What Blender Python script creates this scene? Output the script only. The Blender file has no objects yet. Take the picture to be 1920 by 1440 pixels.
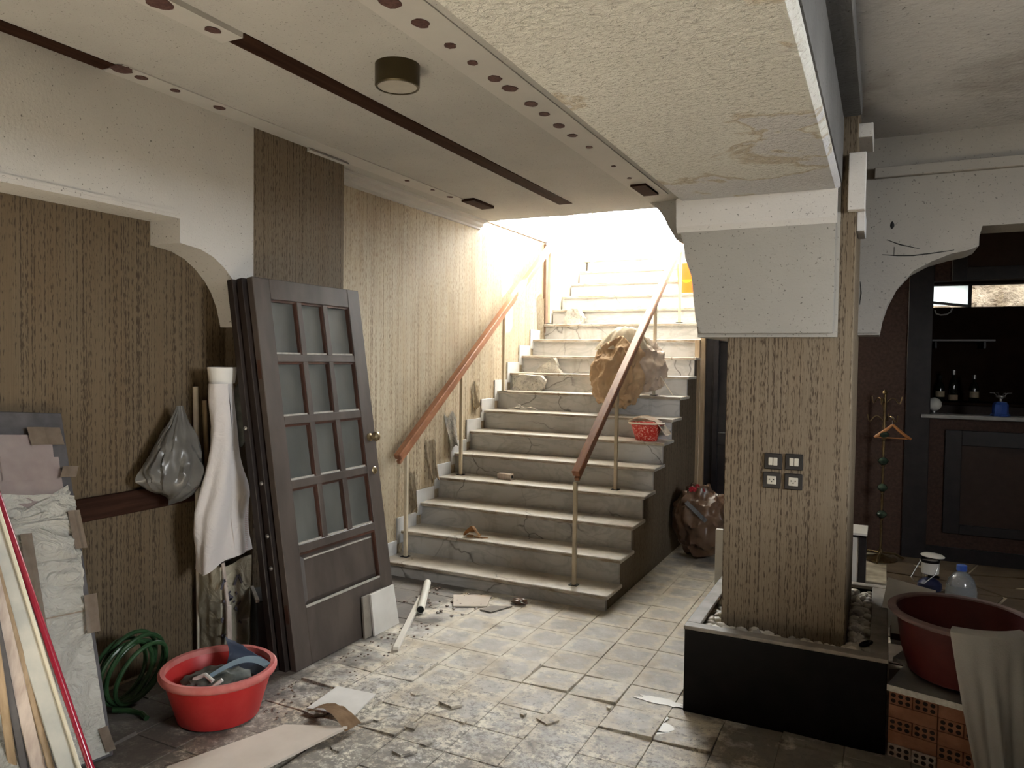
import bpy, bmesh, math, random
from mathutils import Vector, Matrix, Euler, noise
random.seed(11)
S = bpy.context.scene
COL = S.collection
R = math.radians
PI = math.pi

# ------------------------------------------------------------------ camera, world, lights, exposure
YAW, PITCH, ROLL, FPX = 0.46079, -0.03278, 0.01365, 1399.9
cam = bpy.data.cameras.new('camera')
co = bpy.data.objects.new('camera', cam)
COL.objects.link(co)
cy, sy, cp, sp = math.cos(YAW), math.sin(YAW), math.cos(PITCH), math.sin(PITCH)
fw = Vector((-sy * cp, cy * cp, sp))
r0 = Vector((cy, sy, 0))
u0 = r0.cross(fw)
rr = math.cos(ROLL) * r0 + math.sin(ROLL) * u0
uu = -math.sin(ROLL) * r0 + math.cos(ROLL) * u0
CAMZ = 1.65
co.matrix_world = Matrix(((rr.x, uu.x, -fw.x, 0), (rr.y, uu.y, -fw.y, 0), (rr.z, uu.z, -fw.z, CAMZ), (0, 0, 0, 1)))
cam.sensor_width = 36.0
cam.lens = FPX / 1920 * 36.0
cam.clip_start = 0.05
S.camera = co

W = bpy.data.worlds.new('overcast_sky')
S.world = W
W.use_nodes = True
bg = W.node_tree.nodes['Background']
bg.inputs['Color'].default_value = (0.95, 0.985, 1.0, 1)
bg.inputs['Strength'].default_value = 34.0
S.view_settings.view_transform = 'Standard'
S.view_settings.look = 'None'
S.view_settings.exposure = 0.36
S.view_settings.gamma = 1.0
S.view_settings.use_curve_mapping = False
S.cycles.use_denoising = True
S.cycles.max_bounces = 10
S.cycles.diffuse_bounces = 7
S.cycles.sample_clamp_indirect = 6.0
S.cycles.caustics_reflective = False
S.cycles.caustics_refractive = False


def area(name, loc, rot, sx, sy_, energy=0.0, col=(1, 1, 1), portal=False):
    l = bpy.data.lights.new(name, 'AREA')
    l.shape = 'RECTANGLE'
    l.size, l.size_y = sx, sy_
    l.energy = energy
    l.color = col
    if portal:
        l.cycles.is_portal = True
    o = bpy.data.objects.new(name, l)
    COL.objects.link(o)
    o.location = loc
    o.rotation_euler = rot
    return o


sun = bpy.data.lights.new('sun', 'SUN')
sun.energy = 175.0
sun.angle = R(3)
sun.color = (1.0, 0.985, 0.96)
so = bpy.data.objects.new('sun', sun)
COL.objects.link(so)
so.rotation_euler = Vector((-0.85, -0.25, -0.45)).to_track_quat('-Z', 'Y').to_euler()
so.location = (2, 9, 8)
# daylight openings: the stair well, the bar's window, the added, unseen side window
area('portal_stair_well', (-2.5, 8.2, 3.75), (0, 0, 0), 2.2, 4.2, portal=True)
area('portal_bar_window', (1.0, 8.80, 2.34), (R(-90), 0, 0), 1.5, 0.26, portal=True)
area('portal_added_window', (2.47, 1.9, 2.16), (0, R(90), 0), 1.12, 1.4, portal=True)

# ------------------------------------------------------------------ node helpers


def mat_new(name):
    m = bpy.data.materials.new(name)
    m.use_nodes = True
    nt = m.node_tree
    return m, nt, nt.nodes['Principled BSDF']


def nd(nt, typ, ins=None, **props):
    n = nt.nodes.new(typ)
    for k, v in props.items():
        setattr(n, k, v)
    for k, v in (ins or {}).items():
        if isinstance(v, bpy.types.NodeSocket):
            nt.links.new(v, n.inputs[k])
        else:
            n.inputs[k].default_value = v
    return n


def c4(c):
    return (c[0], c[1], c[2], 1.0)


def ramp(nt, fac, stops, interp='LINEAR'):
    n = nt.nodes.new('ShaderNodeValToRGB')
    n.color_ramp.interpolation = interp
    e = n.color_ramp.elements
    while len(e) < len(stops):
        e.new(0.5)
    for i, (p, c) in enumerate(stops):
        e[i].position = p
        e[i].color = c4(c) if not isinstance(c, (int, float)) else (c, c, c, 1)
    nt.links.new(fac, n.inputs['Fac'])
    return n.outputs['Color']


def mix(nt, fac, a, b, mode='MIX'):
    n = nt.nodes.new('ShaderNodeMix')
    n.data_type = 'RGBA'
    n.blend_type = mode
    for idx, v in ((0, fac), (6, a), (7, b)):
        s = n.inputs[idx]
        if isinstance(v, bpy.types.NodeSocket):
            nt.links.new(v, s)
        elif idx == 0:
            s.default_value = v
        else:
            s.default_value = c4(v)
    return n.outputs[2]


def math_(nt, op, a, b=None, c=None):
    n = nt.nodes.new('ShaderNodeMath')
    n.operation = op
    for i, v in enumerate((a, b, c)):
        if v is None:
            continue
        if isinstance(v, bpy.types.NodeSocket):
            nt.links.new(v, n.inputs[i])
        else:
            n.inputs[i].default_value = v
    return n.outputs[0]


def pos(nt):
    return nt.nodes.new('ShaderNodeNewGeometry').outputs['Position']


def objco(nt):
    return nt.nodes.new('ShaderNodeTexCoord').outputs['Object']


def mapping(nt, vec, scale=(1, 1, 1), loc=(0, 0, 0), rot=(0, 0, 0)):
    return nd(nt, 'ShaderNodeMapping', {'Vector': vec, 'Scale': scale, 'Location': loc, 'Rotation': rot}).outputs[0]


def noi(nt, vec, scale, detail=4, rough=0.55, dist=0.0):
    return nd(nt, 'ShaderNodeTexNoise', {'Vector': vec, 'Scale': scale, 'Detail': detail, 'Roughness': rough, 'Distortion': dist}).outputs['Fac']


def bump(nt, b, h, strength, dist=0.01):
    n = nd(nt, 'ShaderNodeBump', {'Height': h, 'Strength': strength, 'Distance': dist})
    nt.links.new(n.outputs[0], b.inputs['Normal'])


def setc(nt, b, c):
    nt.links.new(c, b.inputs['Base Color'])


def mk(name, col, col2=None, rough=0.6, spec=0.3, metal=0.0, vs=6.0, bs=0.0, bsc=60.0, bd=0.004, coords='pos', lo=0.35, hi=0.7, alpha=None, trans=0.0):
    m, nt, b = mat_new(name)
    b.inputs['Roughness'].default_value = rough
    b.inputs['Specular IOR Level'].default_value = spec
    b.inputs['Metallic'].default_value = metal
    v = pos(nt) if coords == 'pos' else objco(nt)
    if col2 is not None:
        f = noi(nt, v, vs, 5)
        setc(nt, b, ramp(nt, f, [(lo, col), (hi, col2)]))
    else:
        b.inputs['Base Color'].default_value = c4(col)
    if bs:
        bump(nt, b, noi(nt, v, bsc, 5), bs, bd)
    if trans:
        b.inputs['Transmission Weight'].default_value = trans
    return m


# ------------------------------------------------------------------ materials
def m_wallpaper(name, base, dark, warm, stain=0.0):
    m, nt, b = mat_new(name)
    b.inputs['Roughness'].default_value = 0.75
    b.inputs['Specular IOR Level'].default_value = 0.2
    p = nd(nt, 'ShaderNodeSeparateXYZ', {'Vector': pos(nt)})
    s = math_(nt, 'ADD', p.outputs[0], p.outputs[1])
    def st_(fx, fz, off):
        return nd(nt, 'ShaderNodeCombineXYZ', {'X': math_(nt, 'MULTIPLY', s, fx), 'Y': off, 'Z': math_(nt, 'MULTIPLY', p.outputs[2], fz)}).outputs[0]
    n1 = noi(nt, st_(170.0, 30.0, 0.0), 1.0, 2, 0.5)
    n2 = noi(nt, st_(300.0, 3.0, 3.0), 1.0, 2)
    n3 = noi(nt, st_(105.0, 0.4, 7.0), 1.0, 2, 0.5)
    n4 = noi(nt, st_(9.0, 1.2, 11.0), 1.0, 2)
    c = ramp(nt, n2, [(0.3, [x * 0.80 for x in base]), (0.7, [x * 1.12 for x in base])])
    c = mix(nt, ramp(nt, n4, [(0.4, 0.0), (0.7, 0.6)]), c, warm)
    d = math_(nt, 'ADD', math_(nt, 'MULTIPLY', n1, 0.55), math_(nt, 'MULTIPLY', n3, 0.62))
    c = mix(nt, ramp(nt, d, [(0.605, 0.0), (0.68, 0.8)]), c, dark)
    if stain:
        st = noi(nt, mapping(nt, pos(nt), (1.2, 1.2, 0.6)), 1.6, 5)
        c = mix(nt, ramp(nt, st, [(0.5, 0.0), (0.72, stain)]), c, (0.10, 0.06, 0.03))
    setc(nt, b, c)
    bump(nt, b, math_(nt, 'ADD', n1, n2), 0.25, 0.004)
    return m


WALLPAPER_SHADED = m_wallpaper('striped_wallpaper_shaded', (0.115, 0.086, 0.053), (0.03, 0.018, 0.010), (0.095, 0.064, 0.035))  # recess paper: the recess's shade is painted in as a darker colour
WALLPAPER_STAIR = m_wallpaper('striped_wallpaper_stair', (0.47, 0.405, 0.30), (0.14, 0.095, 0.06), (0.40, 0.32, 0.21), 0.45)  # stair wall copy: paler base with brown stains
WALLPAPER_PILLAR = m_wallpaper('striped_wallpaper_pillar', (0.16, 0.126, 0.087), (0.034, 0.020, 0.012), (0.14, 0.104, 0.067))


def m_plaster(name, col, col2, pits=(0.05, 0.045, 0.04), coarse=120.0, bs=0.35, stains=None):
    m, nt, b = mat_new(name)
    b.inputs['Roughness'].default_value = 0.9
    b.inputs['Specular IOR Level'].default_value = 0.15
    v = pos(nt)
    c = ramp(nt, noi(nt, v, 1.8, 4), [(0.35, col), (0.7, col2)])
    pn = noi(nt, v, coarse, 3, 0.6)
    c = mix(nt, ramp(nt, pn, [(0.29, 0.8), (0.36, 0.0)]), c, pits)
    if stains:
        s = noi(nt, v, 1.3, 6, 0.6, 0.4)
        c = mix(nt, ramp(nt, s, [(0.52, 0.0), (0.66, 0.6)]), c, stains)
    setc(nt, b, c)
    bump(nt, b, noi(nt, v, coarse * 0.8, 4), bs, 0.006)
    return m


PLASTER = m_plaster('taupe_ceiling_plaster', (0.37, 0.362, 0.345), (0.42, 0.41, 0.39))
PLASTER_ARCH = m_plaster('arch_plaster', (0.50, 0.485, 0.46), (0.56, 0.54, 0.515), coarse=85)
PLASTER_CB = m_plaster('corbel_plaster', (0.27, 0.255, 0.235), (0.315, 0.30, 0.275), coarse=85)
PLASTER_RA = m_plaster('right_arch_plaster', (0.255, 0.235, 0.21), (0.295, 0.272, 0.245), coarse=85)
PLASTER_R = m_plaster('grey_right_ceiling', (0.40, 0.392, 0.385), (0.48, 0.47, 0.46), coarse=42, bs=1.0, stains=(0.17, 0.145, 0.12))


def m_stucco():
    m, nt, b = mat_new('cream_stucco_beam')
    b.inputs['Roughness'].default_value = 0.95
    b.inputs['Specular IOR Level'].default_value = 0.1
    v = pos(nt)
    sep = nd(nt, 'ShaderNodeSeparateXYZ', {'Vector': v})
    wob = nd(nt, 'ShaderNodeVectorMath', {0: v, 1: nd(nt, 'ShaderNodeVectorMath', {0: nd(nt, 'ShaderNodeTexNoise', {'Vector': v, 'Scale': 45.0, 'Detail': 3.0}).outputs['Color'], 'Scale': 0.03}, operation='SCALE').outputs[0]}, operation='ADD').outputs[0]
    h = nd(nt, 'ShaderNodeTexNoise', {'Vector': mapping(nt, wob, (34, 62, 34)), 'Scale': 1.0, 'Detail': 5.0, 'Roughness': 0.62, 'Distortion': 0.8}).outputs['Fac']
    cr = noi(nt, mapping(nt, wob, (48, 85, 48), (3, 1, 2)), 1.0, 3, 0.6)
    c = ramp(nt, noi(nt, v, 2.2, 4), [(0.3, (0.82, 0.805, 0.74)), (0.7, (0.88, 0.87, 0.81))])
    c = mix(nt, ramp(nt, cr, [(0.34, 0.6), (0.42, 0.0)]), c, (0.48, 0.455, 0.40))  # crevice shade put into the stucco colour
    # peeled white damp patches with brown rims, near the pillar end and along the outer edge
    pn = noi(nt, v, 2.3, 6, 0.55, 0.5)
    g = ramp(nt, math_(nt, 'DIVIDE', sep.outputs[1], 4.0), [(0.50, 0.0), (0.88, 0.19)])
    gx = ramp(nt, math_(nt, 'ADD', sep.outputs[0], 1.0), [(0.55, 0.0), (0.84, 0.07)])
    pv = math_(nt, 'ADD', math_(nt, 'ADD', pn, nd(nt, 'ShaderNodeRGBToBW', {'Color': g}).outputs[0]), nd(nt, 'ShaderNodeRGBToBW', {'Color': gx}).outputs[0])
    rim = ramp(nt, pv, [(0.635, 0.0), (0.672, 0.7), (0.69, 0.0)])
    peel = ramp(nt, pv, [(0.665, 0.0), (0.70, 1.0)])
    c = mix(nt, rim, c, (0.42, 0.32, 0.18))
    c = mix(nt, peel, c, (0.74, 0.73, 0.73))
    setc(nt, b, c)
    hh = math_(nt, 'ADD', h, math_(nt, 'MULTIPLY', math_(nt, 'MINIMUM', cr, 0.5), 0.8))
    bump(nt, b, hh, 1.0, 0.022)
    return m


STUCCO = m_stucco()
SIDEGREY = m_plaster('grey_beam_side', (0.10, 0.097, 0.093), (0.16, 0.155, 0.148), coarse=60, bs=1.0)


def m_tile():
    m, nt, b = mat_new('worn_floor_tile')
    b.inputs['Specular IOR Level'].default_value = 0.35
    o, p = objco(nt), pos(nt)
    rnd = nt.nodes.new('ShaderNodeObjectInfo').outputs['Random']
    sep = nd(nt, 'ShaderNodeSeparateXYZ', {'Vector': o})
    psep = nd(nt, 'ShaderNodeSeparateXYZ', {'Vector': p})
    d = math_(nt, 'MAXIMUM', math_(nt, 'ABSOLUTE', sep.outputs[0]), math_(nt, 'ABSOLUTE', sep.outputs[1]))
    d2 = math_(nt, 'POWER', math_(nt, 'ADD', math_(nt, 'POWER', math_(nt, 'ABSOLUTE', sep.outputs[0]), 3.0), math_(nt, 'POWER', math_(nt, 'ABSOLUTE', sep.outputs[1]), 3.0)), 0.333)
    dd = math_(nt, 'ADD', math_(nt, 'MULTIPLY', math_(nt, 'ADD', d, d2), 0.5), math_(nt, 'MULTIPLY', math_(nt, 'SUBTRACT', noi(nt, p, 16.0, 4), 0.5), 0.13))
    f = ramp(nt, math_(nt, 'MULTIPLY', dd, 8.0), [(0.60, 0.0), (0.80, 1.0)])
    f = math_(nt, 'MULTIPLY', f, math_(nt, 'MULTIPLY_ADD', rnd, 0.4, 0.6))
    n1 = noi(nt, p, 9.0, 6, 0.65)
    grey = ramp(nt, n1, [(0.33, (0.36, 0.345, 0.32)), (0.67, (0.62, 0.60, 0.57))])
    cream = ramp(nt, n1, [(0.33, (0.56, 0.50, 0.40)), (0.67, (0.86, 0.81, 0.69))])
    c = mix(nt, f, grey, cream)
    c = mix(nt, ramp(nt, rnd, [(0.0, 0.0), (1.0, 0.30)]), c, (0.36, 0.31, 0.25))
    # gritty dark speckle and pale blotches, heavier towards the street side of the floor
    yy = nd(nt, 'ShaderNodeMapRange', {'Value': psep.outputs[1], 'From Min': 2.4, 'From Max': 4.2, 'To Min': 0.17, 'To Max': -0.05}).outputs[0]
    br = math_(nt, 'ADD', noi(nt, mapping(nt, p, loc=(2, 8, 0)), 4.0, 6, 0.65), math_(nt, 'MULTIPLY', yy, 0.6))
    c = mix(nt, ramp(nt, br, [(0.50, 0.0), (0.68, 0.65)]), c, (0.36, 0.285, 0.19))
    pl = math_(nt, 'ADD', noi(nt, mapping(nt, p, loc=(5, 3, 0)), 8.0, 8, 0.75), math_(nt, 'MULTIPLY', yy, 0.4))
    c = mix(nt, ramp(nt, pl, [(0.57, 0.0), (0.63, 0.7)]), c, (0.76, 0.71, 0.58))
    sp1 = math_(nt, 'ADD', noi(nt, p, 30.0, 8, 0.8), yy)
    c = mix(nt, ramp(nt, sp1, [(0.60, 0.0), (0.68, 0.85)]), c, (0.13, 0.115, 0.10))
    sp2 = math_(nt, 'ADD', noi(nt, mapping(nt, p, loc=(1, 7, 0)), 9.0, 8, 0.75), math_(nt, 'MULTIPLY', yy, 0.8))
    c = mix(nt, ramp(nt, sp2, [(0.60, 0.0), (0.70, 0.75)]), c, (0.20, 0.18, 0.155))
    # grime along the left wall
    lx = nd(nt, 'ShaderNodeMapRange', {'Value': psep.outputs[0], 'From Min': -2.35, 'From Max': -2.9, 'To Min': 0.0, 'To Max': 0.5}).outputs[0]
    gr = math_(nt, 'ADD', noi(nt, p, 5.0, 5), lx)
    c = mix(nt, ramp(nt, gr, [(0.62, 0.0), (0.8, 0.85)]), c, (0.07, 0.06, 0.055))
    # dark grime round the foot of the planter, with its shadow painted in
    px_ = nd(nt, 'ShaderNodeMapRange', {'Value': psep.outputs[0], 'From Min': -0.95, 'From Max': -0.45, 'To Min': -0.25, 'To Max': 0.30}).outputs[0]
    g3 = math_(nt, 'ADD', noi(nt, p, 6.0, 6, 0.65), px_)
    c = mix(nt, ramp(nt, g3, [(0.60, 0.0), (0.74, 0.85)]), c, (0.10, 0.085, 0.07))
    setc(nt, b, c)
    rg = nd(nt, 'ShaderNodeMapRange', {'Value': n1, 'To Min': 0.45, 'To Max': 0.8}).outputs[0]
    nt.links.new(rg, b.inputs['Roughness'])
    bump(nt, b, math_(nt, 'ADD', noi(nt, p, 60.0, 5), math_(nt, 'MULTIPLY', f, 0.4)), 0.25, 0.004)
    return m


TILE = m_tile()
GROUT = mk('dusty_joint_bed', (0.20, 0.17, 0.13), (0.46, 0.40, 0.30), 0.9, vs=7)
CRAZY = mk('brown_crazy_paving', (0.045, 0.030, 0.018), (0.085, 0.06, 0.036), 0.7, vs=5, bs=0.3)


def m_marble(name, base, dirty, vein, nose=False):
    m, nt, b = mat_new(name)
    b.inputs['Roughness'].default_value = 0.42
    v = pos(nt)
    w = nd(nt, 'ShaderNodeTexNoise', {'Vector': mapping(nt, v, (1.5, 1.5, 3.5), rot=(0.2, 0.3, 0.5)), 'Scale': 1.6, 'Detail': 6.0, 'Distortion': 1.5}).outputs['Fac']
    ve = ramp(nt, w, [(0.44, 0.0), (0.5, 0.4), (0.56, 0.0)])
    c = mix(nt, ve, base, vein)
    cr = nd(nt, 'ShaderNodeTexVoronoi', {'Vector': mapping(nt, nd(nt, 'ShaderNodeVectorMath', {0: nd(nt, 'ShaderNodeTexNoise', {'Vector': v, 'Scale': 5.0}).outputs['Color'], 1: (0.22, 0.22, 0.22), 2: v}, operation='MULTIPLY_ADD').outputs[0], (1, 1, 1.0)), 'Scale': 2.0}, feature='DISTANCE_TO_EDGE').outputs['Distance']
    gate = ramp(nt, noi(nt, v, 1.1, 2), [(0.5, 0.0), (0.56, 1.0)])
    crk = mix(nt, 1.0, ramp(nt, cr, [(0.0, 0.9), (0.016, 0.0)]), gate, 'MULTIPLY')
    c = mix(nt, crk, c, (0.06, 0.05, 0.04))
    dn = noi(nt, v, 3.0, 6, 0.65)
    c = mix(nt, ramp(nt, dn, [(0.45, 0.0), (0.72, 0.6)]), c, dirty)
    g2 = noi(nt, mapping(nt, v, (9, 9, 1.6)), 1.0, 4)
    c = mix(nt, ramp(nt, g2, [(0.6, 0.0), (0.75, 0.45)]), c, (0.16, 0.13, 0.09))
    if nose:
        ny = nd(nt, 'ShaderNodeSeparateXYZ', {'Vector': nt.nodes.new('ShaderNodeNewGeometry').outputs['True Normal']}).outputs[1]
        fr = math_(nt, 'LESS_THAN', ny, -0.8)
        gn = ramp(nt, noi(nt, mapping(nt, v, (7, 1, 40)), 1.0, 5, 0.65), [(0.36, 0.15), (0.62, 0.95)])
        c = mix(nt, mix(nt, 1.0, gn, fr, 'MULTIPLY'), c, (0.17, 0.115, 0.065))
    setc(nt, b, c)
    bump(nt, b, dn, 0.1, 0.004)
    return m


MARBLE = m_marble('stained_white_marble', (0.50, 0.495, 0.485), (0.36, 0.335, 0.30), (0.24, 0.24, 0.245))
MARBLE_TREAD = m_marble('stained_tread_marble', (0.56, 0.53, 0.475), (0.23, 0.175, 0.12), (0.36, 0.35, 0.33), True)
SKIRT = mk('bluish_marble_skirting', (0.48, 0.49, 0.50), (0.60, 0.60, 0.60), 0.5, vs=4)


def m_wood(name, c1, c2, rough=0.5, axis=(3, 3, 40), spec=0.4):
    m, nt, b = mat_new(name)
    b.inputs['Roughness'].default_value = rough
    b.inputs['Specular IOR Level'].default_value = spec
    n = noi(nt, mapping(nt, pos(nt), axis), 1.0, 5, 0.6, 0.3)
    setc(nt, b, ramp(nt, n, [(0.35, c1), (0.65, c2)]))
    bump(nt, b, n, 0.12, 0.003)
    return m


RAILWOOD = m_wood('varnished_red_brown_rail', (0.20, 0.085, 0.045), (0.33, 0.15, 0.08), 0.35, (40, 5, 8))
POST = mk('cream_painted_post', (0.52, 0.45, 0.33), (0.62, 0.55, 0.42), 0.45, vs=12)
DARKSTRIP = m_wood('dark_brown_timber', (0.020, 0.009, 0.006), (0.038, 0.018, 0.012), 0.9, (30, 2, 30), 0.05)
GLUE = mk('dried_brown_glue', (0.05, 0.022, 0.02), (0.10, 0.05, 0.045), 0.8, vs=80)
FILLER = mk('pale_ceiling_board', (0.41, 0.40, 0.385), (0.45, 0.44, 0.42), 0.7, vs=3)
DOORP = m_wood('dark_brown_door_paint', (0.050, 0.039, 0.033), (0.078, 0.062, 0.053), 0.5, (8, 8, 2))
DOORDARK = m_wood('reddish_door_edge', (0.035, 0.017, 0.012), (0.07, 0.03, 0.02), 0.4, (8, 8, 2))
DOORBACK = m_wood('black_brown_door_paint', (0.012, 0.008, 0.007), (0.022, 0.015, 0.012), 0.45, (8, 8, 2))
DUSTEDGE = mk('dust_on_ledge', (0.30, 0.28, 0.25), (0.40, 0.38, 0.34), 0.9, vs=30)


def m_pane():
    m, nt, b = mat_new('dusty_frosted_glass')
    n = noi(nt, mapping(nt, pos(nt), (2, 2, 0.7)), 3.0, 5)
    setc(nt, b, ramp(nt, n, [(0.35, (0.085, 0.089, 0.082)), (0.7, (0.135, 0.139, 0.129))]))
    b.inputs['Roughness'].default_value = 0.4
    b.inputs['Transmission Weight'].default_value = 0.15
    return m


PANE = m_pane()
OLDBRASS = mk('dark_old_brass', (0.10, 0.065, 0.03), (0.20, 0.14, 0.07), 0.4, metal=0.9, vs=25)
BRASS = mk('aged_brass', (0.30, 0.23, 0.13), (0.45, 0.36, 0.22), 0.35, metal=0.9, vs=25)
BRONZE = mk('bronze_lamp_rim', (0.055, 0.042, 0.02), None, 0.4, metal=0.5)
LAMPGLASS = mk('grey_lamp_glass', (0.30, 0.28, 0.25), (0.34, 0.32, 0.28), 0.35, vs=20)
WRAP = None


def m_wrap():
    m, nt, b = mat_new('creased_wrapping_paper')
    v = pos(nt)
    n = nd(nt, 'ShaderNodeTexNoise', {'Vector': mapping(nt, v, (1, 1, 1.6)), 'Scale': 7.0, 'Detail': 5.0, 'Distortion': 1.8}).outputs['Fac']
    setc(nt, b, ramp(nt, noi(nt, v, 4, 5), [(0.3, (0.66, 0.64, 0.58)), (0.7, (0.78, 0.76, 0.70))]))
    b.inputs['Roughness'].default_value = 0.5
    rid = math_(nt, 'ABSOLUTE', math_(nt, 'SUBTRACT', n, 0.5))
    bump(nt, b, rid, 0.9, 0.06)
    return m


WRAP = m_wrap()
TAPE = mk('brown_packing_tape', (0.22, 0.17, 0.13), (0.29, 0.235, 0.185), 0.3, vs=20)
PINKPAPER = mk('mauve_paper', (0.38, 0.31, 0.30), (0.45, 0.385, 0.37), 0.6, vs=9, bs=0.3, bsc=12)
REDTUBE = mk('crimson_plastic_tube', (0.25, 0.012, 0.03), None, 0.2, spec=0.6)
CREAM = mk('cream_lacquer', (0.60, 0.56, 0.43), (0.68, 0.64, 0.52), 0.4, vs=8)
PALEPROF = mk('pale_grey_profile', (0.36, 0.37, 0.35), (0.52, 0.51, 0.46), 0.5, vs=7)
RAWWOOD = m_wood('raw_wood_strip', (0.22, 0.155, 0.09), (0.34, 0.25, 0.16), 0.6, (60, 30, 4))
PINKWOOD = m_wood('pinkish_weathered_strip', (0.36, 0.29, 0.25), (0.50, 0.43, 0.38), 0.6, (60, 30, 5))
GREYSTRIP = mk('dark_grey_strip', (0.055, 0.052, 0.055), (0.09, 0.085, 0.09), 0.5, vs=14)
WHITEPOLE = mk('white_enamel_pole', (0.60, 0.55, 0.47), (0.66, 0.61, 0.53), 0.4, vs=30)
REDPL = mk('scuffed_red_plastic', (0.40, 0.022, 0.022), (0.50, 0.05, 0.045), 0.38, vs=7, lo=0.45, hi=0.8)
REDRIM = mk('chalky_red_rim', (0.42, 0.10, 0.09), (0.52, 0.20, 0.18), 0.6, vs=10)
MAROON = mk('maroon_plastic', (0.06, 0.012, 0.011), (0.09, 0.022, 0.02), 0.35, vs=8)
MAROONRIM = mk('dusty_maroon_rim', (0.14, 0.09, 0.085), (0.21, 0.145, 0.135), 0.6, vs=9)
GREENHOSE = mk('green_garden_hose', (0.012, 0.035, 0.014), (0.03, 0.075, 0.03), 0.3, vs=20)
BLACKLAC = mk('black_lacquer', (0.004, 0.0035, 0.0035), (0.008, 0.006, 0.006), 0.45, spec=0.08, vs=10)
RIMDUST = mk('dusty_planter_rim', (0.16, 0.14, 0.12), (0.27, 0.24, 0.205), 0.6, vs=10)
BLACKBOX = mk('flat_black_box', (0.006, 0.006, 0.007), None, 0.6)
MARBLESLAB = mk('grey_marble_slab', (0.16, 0.155, 0.15), (0.22, 0.215, 0.205), 0.4, vs=8)
SLABEDGE = mk('rough_white_slab_edge', (0.52, 0.50, 0.46), (0.68, 0.66, 0.62), 0.9, vs=60, bs=0.5, bsc=150)
BRICK = mk('hollow_clay_brick', (0.22, 0.095, 0.055), (0.30, 0.14, 0.085), 0.85, vs=16, bs=0.3)
BRICKPALE = mk('mortar_smeared_brick', (0.27, 0.17, 0.13), (0.42, 0.36, 0.32), 0.9, vs=25, bs=0.4)
HOLE = mk('brick_hole_dark', (0.02, 0.012, 0.01), None, 0.9)
TOWEL = mk('off_white_towel', (0.74, 0.73, 0.70), (0.82, 0.81, 0.78), 0.95, vs=6, bs=0.3, bsc=200)
PAPERBAG = mk('crumpled_brown_paper', (0.34, 0.225, 0.13), (0.46, 0.325, 0.20), 0.6, vs=4)
PAPERGREY = mk('greyish_kraft_paper', (0.36, 0.28, 0.22), (0.48, 0.39, 0.32), 0.7, vs=4)
PAPERTOP = mk('pale_sack_lining', (0.66, 0.60, 0.48), (0.74, 0.69, 0.58), 0.6, vs=5)
BROWNBAG = mk('brown_waxed_paper', (0.075, 0.042, 0.026), (0.13, 0.075, 0.045), 0.35, spec=0.5, vs=5)
ORANGEP = mk('translucent_orange_plastic', (0.40, 0.075, 0.004), (0.46, 0.10, 0.005), 0.4, vs=3)
YELLOWP = mk('yellow_band_plastic', (0.55, 0.24, 0.006), None, 0.4)
NEWS = None


def m_news():
    m, nt, b = mat_new('newsprint')
    o = objco(nt)
    w = nd(nt, 'ShaderNodeTexWave', {'Vector': o, 'Scale': 55.0, 'Distortion': 1.0}, bands_direction='Y').outputs['Fac']
    k = noi(nt, o, 90, 3)
    f = ramp(nt, math_(nt, 'MULTIPLY', w, k), [(0.3, 0.0), (0.5, 0.45)])
    setc(nt, b, mix(nt, f, (0.58, 0.50, 0.41), (0.30, 0.26, 0.22)))
    b.inputs['Roughness'].default_value = 0.8
    return m


NEWS = m_news()
REDSPECK = mk('speckled_red_plastic', (0.50, 0.03, 0.02), (0.72, 0.36, 0.30), 0.45, vs=60, lo=0.5, hi=0.62)
WHITEP = mk('white_enamel', (0.62, 0.60, 0.56), None, 0.35)
WHITEB = mk('white_board', (0.60, 0.58, 0.54), (0.68, 0.66, 0.62), 0.6, vs=9)
PVC = mk('white_pvc', (0.68, 0.65, 0.57), (0.74, 0.71, 0.64), 0.4, vs=9)
BLACK = mk('black_inside', (0.01, 0.01, 0.01), None, 0.8)
SWITCHF = mk('charcoal_switch_frame', (0.016, 0.014, 0.014), None, 0.35)
SWITCHI = mk('ivory_switch_insert', (0.42, 0.39, 0.33), None, 0.4)
PINKB = mk('pinkish_back_of_board', (0.52, 0.45, 0.38), (0.60, 0.53, 0.46), 0.7, vs=5)
BARK = mk('curled_brown_veneer', (0.22, 0.13, 0.065), (0.34, 0.22, 0.12), 0.8, vs=20, bs=0.3)
LEAF = mk('dry_brown_leaf', (0.28, 0.15, 0.06), (0.42, 0.26, 0.12), 0.7, vs=30)
m, nt, b_ = mat_new('speckled_plaster_rubble')
b_.inputs['Roughness'].default_value = 0.95
c_ = ramp(nt, noi(nt, pos(nt), 14, 5), [(0.35, (0.30, 0.285, 0.26)), (0.65, (0.52, 0.49, 0.43))])
c_ = mix(nt, ramp(nt, noi(nt, pos(nt), 55, 4, 0.7), [(0.55, 0.0), (0.66, 0.8)]), c_, (0.08, 0.075, 0.07))
setc(nt, b_, c_)
bump(nt, b_, noi(nt, pos(nt), 70, 5), 0.6, 0.006)
RUBBLE = m
CORK = mk('brown_cork_wall', (0.028, 0.013, 0.009), (0.06, 0.03, 0.02), 0.7, vs=40, bs=0.5, bsc=90)
CORKDARK = mk('dark_brown_panel', (0.022, 0.010, 0.006), (0.032, 0.016, 0.010), 0.6, vs=20)
BLACKWOOD = mk('black_painted_wood', (0.012, 0.010, 0.011), (0.02, 0.017, 0.018), 0.35, vs=12)
BARTOP = mk('pale_bar_top', (0.22, 0.215, 0.21), (0.28, 0.275, 0.265), 0.3, vs=8)
BACKBAR = mk('back_bar_wall', (0.022, 0.012, 0.008), (0.032, 0.018, 0.012), 0.9, spec=0.03, vs=6)
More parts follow.
